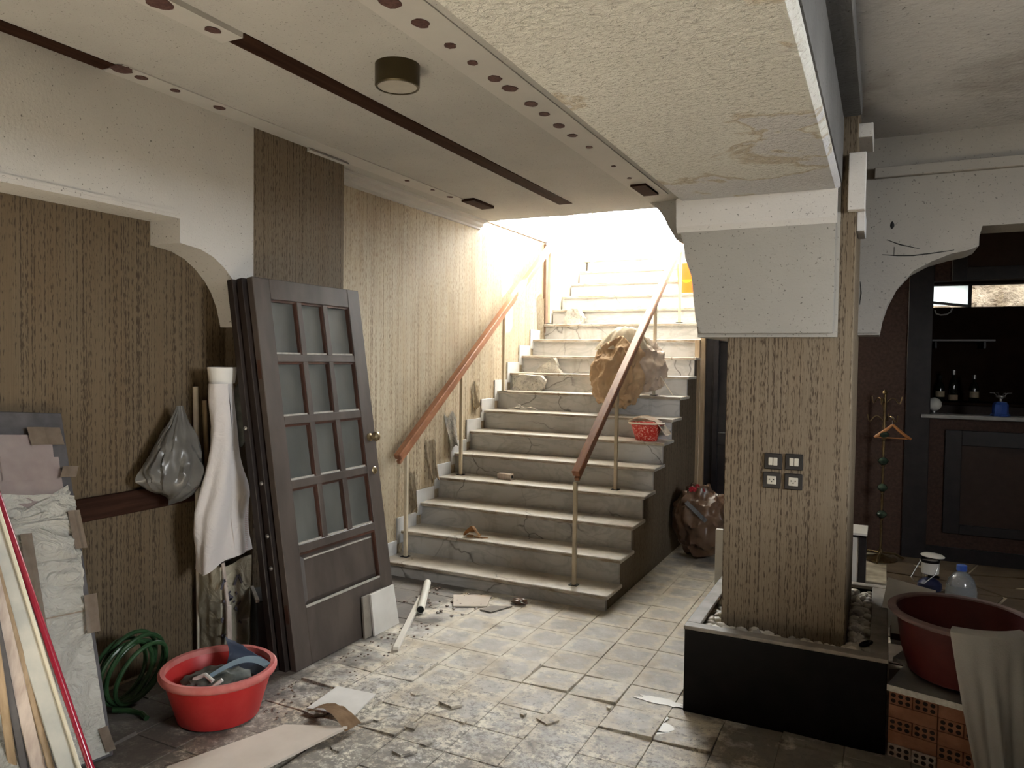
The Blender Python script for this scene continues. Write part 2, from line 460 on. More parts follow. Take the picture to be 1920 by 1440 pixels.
BOTTLEGL = mk('dark_bottle_glass', (0.008, 0.010, 0.007), None, 0.08, spec=0.6)
BLABEL = mk('bottle_paper_label', (0.34, 0.27, 0.17), (0.42, 0.34, 0.23), 0.6, vs=60)
BLUECAN = mk('blue_gas_can', (0.03, 0.075, 0.30), None, 0.35)
NAVY = mk('navy_enamel', (0.018, 0.022, 0.055), None, 0.4)
STEEL = mk('dull_steel', (0.32, 0.31, 0.30), None, 0.35, metal=0.8)
GLOBE = mk('frosted_globe', (0.50, 0.49, 0.45), None, 0.2)
ONYX = mk('green_onyx', (0.018, 0.03, 0.02), (0.045, 0.065, 0.045), 0.15, vs=30)
HANGER = mk('orange_wood_hanger', (0.32, 0.13, 0.04), (0.38, 0.17, 0.06), 0.4, vs=10)
CLEARPL = mk('clear_plastic_jug', (0.62, 0.66, 0.70), None, 0.12, spec=0.5)
CLEARPL.node_tree.nodes['Principled BSDF'].inputs['Transmission Weight'].default_value = 0.75
BAGGREY = mk('grey_plastic_bag', (0.07, 0.066, 0.06), (0.12, 0.115, 0.105), 0.3, spec=0.5, vs=6)
SACKTAN = None


def m_sack():
    m, nt, b = mat_new('tan_printed_sack')
    o = objco(nt)
    setc(nt, b, ramp(nt, noi(nt, o, 7, 5), [(0.3, (0.29, 0.265, 0.20)), (0.7, (0.37, 0.34, 0.265))]))
    b.inputs['Roughness'].default_value = 0.55
    bump(nt, b, noi(nt, o, 11, 3, 0.5, 1.0), 0.6, 0.03)
    return m


SACKTAN = m_sack()
INK = mk('sack_print_ink', (0.05, 0.045, 0.06), (0.12, 0.11, 0.13), 0.7, vs=40)


def m_weave():
    m, nt, b = mat_new('white_woven_cloth')
    p = pos(nt)
    w = nd(nt, 'ShaderNodeTexWave', {'Vector': mapping(nt, p, (1, 1, 1), rot=(0.35, 0, 0)), 'Scale': 28.0, 'Distortion': 1.0}, bands_direction='Z').outputs['Fac']
    s = nd(nt, 'ShaderNodeSeparateXYZ', {'Vector': p})
    yb = math_(nt, 'ADD', s.outputs[1], math_(nt, 'MULTIPLY', s.outputs[2], -0.25))
    band = ramp(nt, nd(nt, 'ShaderNodeMapRange', {'Value': yb, 'From Min': 2.75, 'From Max': 3.0}).outputs[0], [(0.30, 0.0), (0.38, 1.0), (0.55, 1.0), (0.62, 0.0)])
    low = ramp(nt, s.outputs[2], [(0.0, 1.0), (1.0, 0.0)])
    f = mix(nt, 1.0, ramp(nt, w, [(0.5, 0.0), (0.6, 0.55)]), band, 'MULTIPLY')
    setc(nt, b, mix(nt, f, (0.52, 0.49, 0.48), (0.40, 0.24, 0.19)))
    b.inputs['Roughness'].default_value = 0.8
    bump(nt, b, noi(nt, p, 14, 4, 0.5, 0.8), 0.5, 0.02)
    return m


WEAVE = m_weave()
CLOTHDARK = mk('grey_green_rag', (0.05, 0.055, 0.05), (0.13, 0.135, 0.12), 0.8, vs=14)
CLOTHBLUE = mk('slate_blue_plastic', (0.09, 0.115, 0.17), (0.14, 0.17, 0.235), 0.4, vs=9)
CLOTHPALE = mk('pale_blue_strap', (0.36, 0.46, 0.52), (0.46, 0.55, 0.60), 0.5, vs=12)
OUTWALL = mk('white_rendered_wall', (0.72, 0.68, 0.60), (0.80, 0.77, 0.70), 0.9, vs=4, bs=0.2)
COPING = mk('brown_coping', (0.12, 0.07, 0.045), (0.20, 0.12, 0.08), 0.6, vs=9)
OUTGROUND = mk('pale_outdoor_paving', (0.55, 0.52, 0.47), (0.62, 0.59, 0.54), 0.9, vs=3)
ASPHALT = mk('dark_asphalt', (0.06, 0.058, 0.055), (0.09, 0.086, 0.08), 0.9, vs=3)
ROCK = mk('pale_rubble_stone', (0.14, 0.115, 0.085), (0.26, 0.22, 0.17), 0.95, vs=9, bs=0.8, bsc=22, bd=0.03)
DARKROOM = mk('room_shell_paint', (0.16, 0.14, 0.12), (0.20, 0.175, 0.15), 0.9, vs=2)
FLOWERR = mk('red_silk_petal', (0.30, 0.015, 0.025), None, 0.7)
FLOWERW = mk('white_silk_petal', (0.55, 0.50, 0.44), None, 0.7)
STONES = None


def m_pebble():
    m, nt, b = mat_new('mixed_river_pebbles')
    p = pos(nt)
    v = nd(nt, 'ShaderNodeTexVoronoi', {'Vector': p, 'Scale': 22.0}).outputs['Color']
    s = nd(nt, 'ShaderNodeSeparateColor', {'Color': v}).outputs[0]
    setc(nt, b, ramp(nt, s, [(0.0, (0.20, 0.18, 0.16)), (0.4, (0.42, 0.38, 0.31)), (1.0, (0.58, 0.54, 0.47))]))
    b.inputs['Roughness'].default_value = 0.6
    return m


STONES = m_pebble()
PIPEGREY = mk('grey_drain_pipe', (0.16, 0.17, 0.20), (0.22, 0.23, 0.26), 0.5, vs=9)

# ------------------------------------------------------------------ geometry helpers


def rotto(d):
    return Vector(d).normalized().to_track_quat('Z', 'Y').to_matrix().to_4x4()


class B:
    """collects shapes in world coordinates into one bmesh"""

    def __init__(self, M=None):
        self.bm = bmesh.new()
        self.M = M or Matrix()

    def _p(self, v):
        return self.M @ Vector(v)

    def poly(self, vs, fs):
        V = [self.bm.verts.new(self._p(v)) for v in vs]
        for f in fs:
            try:
                self.bm.faces.new([V[i] for i in f])
            except ValueError:
                pass
        return V

    def box(self, x0, x1, y0, y1, z0, z1, bev=0.0):
        vs = [(x, y, z) for x in (x0, x1) for y in (y0, y1) for z in (z0, z1)]
        V = self.poly(vs, [(0, 1, 3, 2), (4, 6, 7, 5), (0, 4, 5, 1), (2, 3, 7, 6), (0, 2, 6, 4), (1, 5, 7, 3)])
        if bev:
            ed = list({e for v in V for e in v.link_edges})
            bmesh.ops.bevel(self.bm, geom=ed, offset=bev, segments=1, affect='EDGES', profile=0.5)
        return self

    def obox(self, M, sx, sy_, sz, bev=0.0):
        keep = self.M
        self.M = keep @ M
        self.box(-sx / 2, sx / 2, -sy_ / 2, sy_ / 2, -sz / 2, sz / 2, bev)
        self.M = keep
        return self

    def bar(self, p0, p1, w, t, side=(0, 0, 1), bev=0.0):
        """rectangular bar from p0 to p1, width w along side, thickness t across"""
        p0, p1 = Vector(p0), Vector(p1)
        d = (p1 - p0)
        z = d.normalized()
        x = Vector(side) - z * z.dot(Vector(side))
        x.normalize()
        y = z.cross(x)
        Mx = Matrix(((x.x, y.x, z.x, 0), (x.y, y.y, z.y, 0), (x.z, y.z, z.z, 0), (0, 0, 0, 1)))
        Mx.translation = (p0 + p1) / 2
        return self.obox(Mx, w, t, d.length, bev)

    def prism(self, pts, axis, a0, a1):
        """pts 2-D outline; axis the extruded one"""
        def mk3(p, a):
            return (a, p[0], p[1]) if axis == 'x' else ((p[0], a, p[1]) if axis == 'y' else (p[0], p[1], a))
        n = len(pts)
        vs = [mk3(p, a0) for p in pts] + [mk3(p, a1) for p in pts]
        fs = [tuple(range(n)), tuple(range(2 * n - 1, n - 1, -1))] + [(i, n + i, n + (i + 1) % n, (i + 1) % n) for i in range(n)]
        V = self.poly(vs, fs)
        return self

    def tube(self, pts, r, n=8, cap=True):
        pts = [Vector(p) for p in pts]
        rs = r if isinstance(r, (list, tuple)) else [r] * len(pts)
        rings = []
        up = Vector((0.13, 0.21, 0.97))
        t0 = (pts[1] - pts[0]).normalized()
        x = (up - t0 * t0.dot(up)).normalized()
        for i, p in enumerate(pts):
            a = pts[max(i - 1, 0)]
            b_ = pts[min(i + 1, len(pts) - 1)]
            t = (b_ - a).normalized()
            x = (x - t * t.dot(x)).normalized()
            y = t.cross(x)
            rings.append([self.bm.verts.new(self._p(p + (x * math.cos(2 * PI * k / n) + y * math.sin(2 * PI * k / n)) * rs[i])) for k in range(n)])
        for i in range(len(rings) - 1):
            for k in range(n):
                self.bm.faces.new((rings[i][k], rings[i][(k + 1) % n], rings[i + 1][(k + 1) % n], rings[i + 1][k]))
        if cap:
            self.bm.faces.new(rings[0][::-1])
            self.bm.faces.new(rings[-1])
        return self

    def lathe(self, prof, n=24, M=None, sx=1.0, sy_=1.0, cap0=True, cap1=True):
        keep = self.M
        if M is not None:
            self.M = keep @ M
        rings = []
        for r, z in prof:
            rings.append([self.bm.verts.new(self._p((r * sx * math.cos(2 * PI * k / n), r * sy_ * math.sin(2 * PI * k / n), z))) for k in range(n)])
        for i in range(len(rings) - 1):
            for k in range(n):
                self.bm.faces.new((rings[i][k], rings[i][(k + 1) % n], rings[i + 1][(k + 1) % n], rings[i + 1][k]))
        if cap0:
            self.bm.faces.new(rings[0][::-1])
        if cap1:
            self.bm.faces.new(rings[-1])
        self.M = keep
        return self

    def grid(self, fn, nu, nv, thick=0.0):
        """surface fn(u,v) -> point"""
        V = [[self.bm.verts.new(self._p(fn(i / nu, j / nv))) for j in range(nv + 1)] for i in range(nu + 1)]
        F = []
        for i in range(nu):
            for j in range(nv):
                F.append(self.bm.faces.new((V[i][j], V[i + 1][j], V[i + 1][j + 1], V[i][j + 1])))
        if thick:
            bmesh.ops.solidify(self.bm, geom=F, thickness=thick)
        return self

    def blob(self, c, s, sub=3, amp=0.2, fr=2.0, seed=0, M=None, ridged=False, flat=None):
        n0 = len(self.bm.verts)
        res = bmesh.ops.create_icosphere(self.bm, subdivisions=sub, radius=1.0)
        off = Vector((seed * 3.17, seed * 1.31, seed * 7.7))
        for v in res['verts']:
            d = v.co.normalized()
            if ridged:
                a = 0.0
                w = 1.0
                f = fr
                for _ in range(4):
                    a += w * (0.45 - abs(noise.noise(d * f + off)) * 2)
                    w *= 0.48
                    f *= 2.0
            else:
                a = noise.noise(d * fr + off) + 0.5 * noise.noise(d * fr * 2.3 + off) + 0.25 * noise.noise(d * fr * 5 + off)
            p = d * (1 + amp * a)
            if flat is not None and p.z < flat:
                p.z = flat + (p.z - flat) * 0.1
            p = Vector((p.x * s[0], p.y * s[1], p.z * s[2]))
            if M is not None:
                p = M @ p
            v.co = self._p(Vector(c) + p)
        return self


def wmat(o):
    m = o.matrix_basis.copy()
    p = o.parent
    while p:
        m = p.matrix_basis @ m
        p = p.parent
    return m


def done(b, name, mat, parent=None, smooth=False, label=None, cat=None, group=None, kind=None, origin=None):
    bm = b.bm
    bmesh.ops.recalc_face_normals(bm, faces=bm.faces)
    me = bpy.data.meshes.new(name)
    o = bpy.data.objects.new(name, me)
    COL.objects.link(o)
    if parent is not None:
        o.parent = parent
        bm.transform(wmat(parent).inverted())
    elif kind != 'structure' or origin is not None:
        if origin is None:
            xs = [v.co for v in bm.verts]
            origin = Vector(((min(v.x for v in xs) + max(v.x for v in xs)) / 2, (min(v.y for v in xs) + max(v.y for v in xs)) / 2, min(v.z for v in xs)))
        origin = Vector(origin)
        bm.transform(Matrix.Translation(-origin))
        o.location = origin
    bm.to_mesh(me)
    bm.free()
    for m in (mat if isinstance(mat, (list, tuple)) else [mat]):
        me.materials.append(m)
    if smooth:
        me.polygons.foreach_set('use_smooth', [True] * len(me.polygons))
        me.update()
        try:
            me.set_sharp_from_angle(angle=R(38 if smooth is True else smooth))
        except Exception:
            pass
    tag(o, label, cat, group, kind)
    return o


def tag(o, label=None, cat=None, group=None, kind=None):
    if label:
        o['label'] = label
    if cat:
        o['category'] = cat
    if group:
        o['group'] = group
    if kind:
        o['kind'] = kind
    return o


def thing(name, loc, label, cat, group=None, rot=None):
    o = bpy.data.objects.new(name, None)
    COL.objects.link(o)
    o.empty_display_size = 0.1
    if rot is not None:
        o.matrix_basis = Matrix.Translation(loc) @ rot
    else:
        o.location = loc
    return tag(o, label, cat, group)


def copy_of(o, parent=None, name=None):
    c = o.copy()
    COL.objects.link(c)
    if parent is not None:
        c.parent = parent
    return c


def struct(b, name, mat, parent=None, smooth=False):
    return done(b, name, mat, parent, smooth, kind=None if parent else 'structure')


CEIL = 2.93
XW = -3.40        # left wall
XP = -3.18        # front of pier and arch
YB = 7.25         # back wall

# ------------------------------------------------------------------ floor
fl = struct(B().box(-3.6, 2.6, -3.1, 9.7, -0.16, -0.007), 'floor', GROUT)
T = 0.2508
tile_meshes = []
for k in range(6):
    b = B()
    h = T / 2 - 0.0010
    b.box(-h, h, -h, h, -0.024, 0.0)
    top = [v for v in b.bm.verts if v.co.z > -0.001]
    for v in top:
        v.co.z += random.uniform(-0.0012, 0.0012)
    ed = [e for e in b.bm.edges if all(v in top for v in e.verts)]
    bmesh.ops.bevel(b.bm, geom=ed, offset=0.002, segments=1, affect='EDGES')
    me = bpy.data.meshes.new('tile')
    bmesh.ops.recalc_face_normals(b.bm, faces=b.bm.faces)
    b.bm.to_mesh(me)
    b.bm.free()
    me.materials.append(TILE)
    tile_meshes.append(me)
far = B()
ntile = 0
for iy in range(-7, 16):
    for ix in range(-11, 6):
        x = -0.8575 + T * (ix + 0.5)
        y = 3.40 + T * (iy + 0.5)
        if x < -3.33 or (x < -1.75 and y > 4.75) or (x > 0.02 and y > 4.2):
            continue
        if x > -0.78 and x < 0.03 and 3.56 < y < 4.62:
            continue
        if y < 1.75 and x > -1.2:
            continue
        if ntile >= 296:
            far.box(x - T / 2 + .002, x + T / 2 - .002, y - T / 2 + .002, y + T / 2 - .002, -0.024, 0)
            continue
        ntile += 1
        o = bpy.data.objects.new('tile', tile_meshes[random.randrange(6)])
        COL.objects.link(o)
        o.parent = fl
        wild = 1.0 if y < 3.7 else 0.35
        lift = 0.014 if random.random() < 0.22 * wild else 0.0
        o.location = (x + random.uniform(-.0012, .0012), y + random.uniform(-.0012, .0012), random.uniform(-0.003, 0.0015) * wild + lift * 0.35)
        o.rotation_euler = (random.uniform(-.006, .006) * wild + random.choice((-1, 1)) * lift * 2.6, random.uniform(-.006, .006) * wild + random.choice((-1, 1)) * lift * 2.2, random.uniform(-.008, .008) + random.choice((0, PI / 2, PI)))
if len(far.bm.faces):
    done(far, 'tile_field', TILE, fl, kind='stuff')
# the bar room's crazy paving: irregular stones
stone_i = 0
gx, gy = [0.06 + 0.34 * i for i in range(8)], [4.3 + 0.33 * j for j in range(10)]
P = {}
for i in range(8):
    for j in range(10):
        P[i, j] = (gx[i] + (random.uniform(-.11, .11) if 0 < i < 7 else 0), gy[j] + (random.uniform(-.11, .11) if 0 < j < 9 else 0))
for i in range(7):
    for j in range(9):
        q = [P[i, j], P[i + 1, j], P[i + 1, j + 1], P[i, j + 1]]
        m = (sum(a[0] for a in q) / 4, sum(a[1] for a in q) / 4)
        q = [(m[0] + (a[0] - m[0]) * 0.94, m[1] + (a[1] - m[1]) * 0.94) for a in q]
        if random.random() < 0.6:   # clip a corner
            k = random.randrange(4)
            a, p_, n_ = q[k], q[k - 1], q[(k + 1) % 4]
            q[k:k + 1] = [((a[0] * .7 + p_[0] * .3), (a[1] * .7 + p_[1] * .3)), ((a[0] * .7 + n_[0] * .3), (a[1] * .7 + n_[1] * .3))]
        done(B().prism(q, 'z', -0.03, random.uniform(-.004, .004)), 'paving_stone', CRAZY, fl)

# ------------------------------------------------------------------ ceilings and the shell
YO = 6.165  # edge of the stair opening
edge = [(-3.45, -3.1)]
b = B()
pts = [(-3.6, -3.1), (-0.19, -3.1), (-0.19, YO - 0.01), (-1.73, YO - 0.02)]
n = 22
for k in range(1, n):
    pts.append((-1.73 - (3.6 - 1.73) * k / n, YO + random.uniform(-.022, .018)))
pts.append((-3.6, YO + 0.02))
b.prism(pts, 'z', CEIL, CEIL + 0.16)
ceil = struct(b, 'ceiling', PLASTER)
# broken corner haunch that hangs under the opening's right corner
b = B()
b.prism([(-1.735, CEIL + .01), (-1.644, 2.865), (-1.60, 2.80), (-1.572, 2.74), (-1.50, 2.62), (-1.30, 2.62), (-1.30, CEIL + .01)], 'y', 5.92, YO - 0.02)
done(b, 'haunch', PLASTER, ceil)
struct(B().box(-0.19, 2.6, -3.1, 4.36, 2.81, 3.05), 'ceiling.001', PLASTER_R)
struct(B().box(-1.30, 2.6, 4.36, 8.74, 2.95, 3.09), 'ceiling.002', DARKROOM)

# boards and holes in the ceiling


def strip(name, x0, x1, y0, y1, dark, z=None):
    z0 = CEIL - 0.004 if z is None else z
    return struct(B().box(x0, x1, y0, y1, z0, CEIL + 0.02), name, DARKSTRIP if dark else FILLER)


strip('trim_1', -2.42, -2.303, 2.21, 5.70, True)
t = strip('trim_2', -2.42, -2.305, -3.0, 2.205, False, CEIL - 0.022)
strip('trim_3', -3.19, -3.075, -3.0, 2.215, True)
t3 = strip('trim_4', -3.19, -3.04, 2.22, 5.6, False, CEIL - 0.006)
t4 = strip('trim_5', -1.715, -1.50, -3.0, 5.65, False, CEIL - 0.006)


def glue(x, y, par, s=1.0):
    bb = B()
    zb = CEIL - (0.022 if par is t else 0.006)
    pts = []
    for k in range(14):
        a = 2 * PI * k / 14
        r = s * (0.038 + random.uniform(-.005, .004))
        pts.append((x + r * 0.9 * math.cos(a), y + r * 1.05 * math.sin(a)))
    bb.prism(pts, 'z', zb - 0.003, zb + 0.002)
    done(bb, 'glue_spot', GLUE, par)


for y, s in ((2.23, 1.2), (2.42, .95), (2.64, .72), (2.83, .7), (3.03, .95), (3.17, 1.05), (3.40, 1.0), (3.57, .8), (3.78, 1.0), (3.97, .8), (4.23, .6), (4.7, .45), (5.05, .5)):
    glue(-1.605 - random.uniform(0, .012), y, t4, s)
for y, s in ((2.245, 1.25), (2.35, .75), (2.53, .6), (2.80, .8), (4.5, .5), (4.82, .45), (5.08, .7)):
    glue(-3.09 + random.uniform(-.01, .01), y, t3, s)
for y, s in ((1.86, 1.25), (2.10, .8)):
    glue(-2.355, y, t, s)
for x, y in ((-1.67, 5.24), (-3.06, 5.21)):
    struct(B().box(x, x + .115, y, y + .34, CEIL - 0.022, CEIL), 'trim_%d' % (6 if x > -2 else 7), DARKSTRIP)

# left wall: the papered plane, the papered pier, the plaster arch that hangs before the recess
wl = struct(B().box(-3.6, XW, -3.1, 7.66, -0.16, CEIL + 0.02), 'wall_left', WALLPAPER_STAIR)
struct(B().box(XW, XW + 0.004, -3.0, 3.4, 0.0, CEIL), 'wall_left.001', WALLPAPER_SHADED)
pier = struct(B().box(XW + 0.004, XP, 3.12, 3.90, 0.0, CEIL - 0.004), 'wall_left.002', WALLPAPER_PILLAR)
b = B()
arch = [(3.119, 1.812), (3.084, 1.812), (3.057, 1.918), (3.019, 1.999), (2.975, 2.06), (2.91, 2.122), (2.84, 2.168), (2.756, 2.198), (2.63, 2.213), (2.63, 2.334), (-3.0, 2.334), (-3.0, CEIL - .004), (3.119, CEIL - .004)]
b.prism(arch, 'x', XW + .004, XP + 0.003)
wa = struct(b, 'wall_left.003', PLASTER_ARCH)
# raised bead along the arch edge
b = B()
b.box(XP, XP + 0.008, -3.0, 2.63, 2.352, 2.366)
done(b, 'arch_bead', PLASTER_ARCH, wa)
# chair rail in the recess
struct(B().box(XW + .004, XW + 0.03, -3.0, 3.115, 0.85, 0.962, 0.004), 'trim_8', DARKSTRIP)
# crown moulding above the stair wall
b = B()
b.prism([(XW, 2.93), (XW + .09, 2.93), (XW + .085, 2.915), (XW + .05, 2.905), (XW + .045, 2.885), (XW + .02, 2.87), (XW + .018, 2.853), (XW, 2.85)], 'y', 3.90, 6.12)
struct(b, 'trim_9', FILLER)
b = B()
b.prism([(XP + .002, 2.925), (XP + .012, 2.925), (XP + .03, 2.905), (XP + .002, 2.90)], 'y', 3.55, 3.92)
struct(b, 'trim_10', FILLER)

# torn flaps of wallpaper on the stair wall
for (y, z, w, h, s) in ((5.30, 0.95, .16, .34, 1), (5.62, 1.16, .2, .3, 2), (6.05, 1.42, .12, .24, 3), (7.52, 2.35, .2, .62, 4), (5.02, .72, .1, .3, 5)):
    bb = B()
    bb.grid(lambda u, v: (XW + 0.004 + 0.05 * v * v * (0.6 + 0.4 * math.sin(u * 7 + s)) + 0.01 * u, y + w * (u - .5) * (1 - 0.45 * v * abs(math.sin(s))) + .03 * v, z - h * v + 0.03 * math.sin(u * 9 + s)), 8, 8, 0.0015)
    done(bb, 'torn_paper', WALLPAPER_STAIR if s != 2 else RUBBLE, wl)

# beam and corbel on the pillar
b = B()
b.box(-0.90, -0.19, -3.1, 4.5, 2.42, CEIL, 0.018)
beam = struct(b, 'beam', STUCCO)
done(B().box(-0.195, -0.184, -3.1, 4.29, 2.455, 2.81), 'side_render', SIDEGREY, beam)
b = B()
b.prism([(-0.806, 1.77), (-0.813, 1.851), (-0.826, 1.953), (-0.836, 2.056), (-0.853, 2.158), (-0.88, 2.224), (-0.917, 2.284), (-0.917, 2.5), (-0.187, 2.5), (-0.187, 1.77)], 'y', 3.615, 4.5)
ed = [e for e in b.bm.edges if all(v.co.y < 3.62 for v in e.verts) or (all(v.co.x > -.19 for v in e.verts) and abs(e.verts[0].co.y - e.verts[1].co.y) < .01)]
bmesh.ops.bevel(b.bm, geom=ed, offset=0.018, segments=2, affect='EDGES')
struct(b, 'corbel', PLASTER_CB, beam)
b = B()
b.prism([(3.585, 2.432), (3.64, 2.432), (3.64, 2.27), (3.613, 2.275), (3.598, 2.30)], 'x', -0.912, -0.20)
done(b, 'corbel_band', PLASTER_ARCH, beam)

# pillar clad in the striped paper
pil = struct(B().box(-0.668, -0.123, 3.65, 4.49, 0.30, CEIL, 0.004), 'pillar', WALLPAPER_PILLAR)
struct(B().box(-0.158, -0.088, 3.60, 3.66, 2.324, 2.573, .003), 'trim_11', PLASTER_ARCH)
struct(B().box(-0.135, -0.066, 3.66, 3.94, 2.652, 2.712, .003), 'trim_12', PLASTER_ARCH)
struct(B().box(-0.122, -0.088, 3.66, 3.9, 2.24, 2.33, .003), 'trim_13', PLASTER_R)
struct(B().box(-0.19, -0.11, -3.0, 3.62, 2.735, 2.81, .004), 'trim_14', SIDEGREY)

# right arch
b = B()
ra = [(-0.123, 1.803), (-0.022, 1.803), (-0.011, 1.879), (0.012, 1.961), (0.053, 2.055), (0.118, 2.134), (0.199, 2.179), (0.291, 2.206), (0.37, 2.222), (0.405, 2.239), (0.406, 2.343), (2.6, 2.343), (2.6, 2.83), (-0.123, 2.83)]
b.prism(ra, 'y', 4.30, 4.62)
ed = [e for e in b.bm.edges if all(v.co.y < 4.31 for v in e.verts) and all(v.co.z < 2.35 for v in e.verts)]
bmesh.ops.bevel(b.bm, geom=ed, offset=0.010, segments=2, affect='EDGES')
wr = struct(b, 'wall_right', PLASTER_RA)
done(B().box(-0.066, 2.6, 4.26, 4.302, 2.602, 2.655, .004), 'ledge', PLASTER_RA, wr)
for pts in ([(-.02, 2.215), (.05, 2.206), (.12, 2.203), (.22, 2.212), (.30, 2.222)], [(0.0, 2.29), (.06, 2.262), (.15, 2.236)], [(.035, 2.25), (.034, 2.205)], [(0.02, 1.75 + .06)] and [(-.118, 2.08), (-.112, 2.02), (-.118, 1.96)]):
    done(B().tube([(x, 4.299, z) for x, z in pts], [.0012] + [.003] * (len(pts) - 2) + [.0012], 5), 'crack', BLACK, wr)
done(B().blob((0.022, 4.302, 2.363), (.011, .006, .02), 2, .3, 2, 3), 'hole_patch', BLACK, wr)

# back wall of the hall, the black double door beside the stairs, the bar's face
b = B()
b.box(-1.57, -0.15, YB, YB + .12, 1.96, 2.95)
b.box(-0.3, 0.182, YB, YB + .12, -0.02, 2.95)
b.box(0.182, 2.6, YB, YB + .12, 2.36, 2.95)
struct(b, 'wall_back', CORK)
d1 = struct(B().box(-1.56, -0.3, YB + .03, YB + .08, 0.0, 1.96), 'door_1', BLACKWOOD)
for x0, x1 in ((-1.575, -1.53), (-1.45, -1.40), (-1.02, -0.98), (-0.97, -0.93), (-.5, -.45)):
    done(B().box(x0, x1, YB - .015, YB + .04, 0, 1.96, .004), 'frame', BLACKWOOD if x0 > -1.55 else RAWWOOD, d1)
for z0, z1 in ((0, .18), (.86, .98), (1.84, 1.96)):
    done(B().box(-1.40, -1.02, YB + .0, YB + .04, z0, z1, .004), 'rail', BLACKWOOD, d1)

# outer shell: right wall, front wall with the street door, back of the bar room
b = B()
b.box(2.5, 2.62, -3.1, 1.2, -0.1, 3.05)
b.box(2.5, 2.62, 2.6, 9.5, -0.1, 3.05)
b.box(2.5, 2.62, 1.2, 2.6, -0.1, 1.6)
b.box(2.5, 2.62, 1.2, 2.6, 2.72, 3.05)
struct(b, 'wall_right.001', DARKROOM)
w2 = struct(B().box(2.5, 2.6, 1.2, 2.6, 1.585, 1.60), 'added_window', DOORP)  # unseen window, added to bring in fill light and a sun patch
for y0, y1, z0, z1 in ((1.2, 1.24, 1.6, 2.72), (2.56, 2.6, 1.6, 2.72), (1.24, 2.56, 2.68, 2.72), (1.88, 1.92, 1.6, 2.68)):
    done(B().box(2.53, 2.58, y0, y1, z0, z1), 'frame', DOORP, w2)
struct(B().box(2.62, 12.0, -8.0, 12.0, 1.35, 1.5), 'ground_light_block', ASPHALT)  # unseen ground, added to stop light rising through the added window
struct(B().box(0.80, 0.90, 2.3, 4.26, 0, 1.25), 'added_shade_wall', DARKROOM)  # unseen low wall, added to shade the tub and bricks from the window
b = B()
b.box(-3.6, -2.85, -3.2, -3.08, -0.1, 3.05)
b.box(-0.85, 2.62, -3.2, -3.08, -0.1, 3.05)
b.box(-2.85, -0.85, -3.2, -3.08, 2.3, 3.05)
struct(b, 'wall_front', DARKROOM)
d2 = struct(B().box(-2.92, -2.85, -3.22, -3.04, 0, 2.37), 'door_2', DOORP)
done(B().box(-0.85, -0.78, -3.22, -3.04, 0, 2.37), 'frame', DOORP, d2)
done(B().box(-2.92, -0.78, -3.22, -3.04, 2.3, 2.37), 'frame', DOORP, d2)
done(B().box(-2.85, -0.85, -3.16, -3.12, 0.0, 2.3), 'pane', PANE, d2)

# bar room back wall with the long window
WX0, WX1, WZ0, WZ1, YW = 0.30, 1.70, 2.225, 2.455, 8.6
b = B()
b.box(-0.3, WX0, YW, YW + .14, 0, 3.0)
b.box(WX1, 2.6, YW, YW + .14, 0, 3.0)
b.box(WX0, WX1, YW, YW + .14, 0, WZ0)
b.box(WX0, WX1, YW, YW + .14, WZ1, 3.0)
b.box(-0.3, -0.2, YB + .12, YW, 0, 3.0)
struct(b, 'wall_back.001', BACKBAR)

# window strip of the bar room: frame, hung-open frosted pane, glass
wn = struct(B().box(WX0, WX1, YW + .02, YW + .12, WZ0 - .02, WZ0 + .004), 'window_1', BLACKWOOD)
for x0, x1 in ((0.735, 0.765), (1.22, 1.25)):
    done(B().box(x0, x1, YW + .03, YW + .09, WZ0, WZ1), 'mullion', BLACKWOOD, wn)
done(B().box(WX0, WX1, YW + .03, YW + .09, WZ1 - .012, WZ1), 'frame', BLACKWOOD, wn)
b = B()
b.bar((0.36, YW - .02, 2.285), (0.735, YW + .02, 2.240), .025, .03)
done(b, 'sash_rail', BLACKWOOD, wn)
m, nt, bs_ = mat_new('milky_window_glass')
tr = nd(nt, 'ShaderNodeBsdfTranslucent', {'Color': (0.9, 0.95, 0.95, 1)})
mx = nt.nodes.new('ShaderNodeMixShader')
mx.inputs[0].default_value = 0.85
nt.links.new(bs_.outputs[0], mx.inputs[1])
nt.links.new(tr.outputs[0], mx.inputs[2])
nt.links.new(mx.outputs[0], nt.nodes['Material Output'].inputs[0])
done(B().box(0.36, 0.735, YW + .055, YW + .06, 2.25, WZ1 - .01), 'pane', m, wn)
b = B()
b.tube([(0.45, YW - .01, 2.20), (.46, YW - .03, 2.165), (.50, YW - .05, 2.15), (.55, YW - .05, 2.155), (.585, YW - .03, 2.18), (.60, YW, 2.215)], .007, 6)
tag(done(b, 'cable_loop', WHITEP, None, True), 'pale cable loop hanging from the sill of the bar room window', 'cable')
rw = B()
rw.grid(lambda u, v: (0.2 + 1.9 * u, 9.30 + .12 * noise.noise((u * 9, v * 5, 1)) + .06 * noise.noise((u * 23, v * 12, 4)), 1.6 + 1.35 * v), 40, 24)
tag(done(rw, 'rubble_wall', ROCK, None, True, origin=(1.1, 9.30, 1.6)), kind='structure')
struct(B().box(1.75, 1.85, 8.74, 9.9, 1.4, 4.6), 'added_sun_block_wall', OUTWALL)  # unseen wall, added to keep the sun out of the bar window
OB = struct(B().box(0.2, 2.1, 8.74, 9.7, 1.4, 1.62), 'ground', ROCK)

# ------------------------------------------------------------------ staircase
XR = -1.573
NST = 18


def yi(i):
    return 4.609 + 0.27 * (i - 1)


def zi(i):
    return 0.11 + 0.176 * (i - 1)


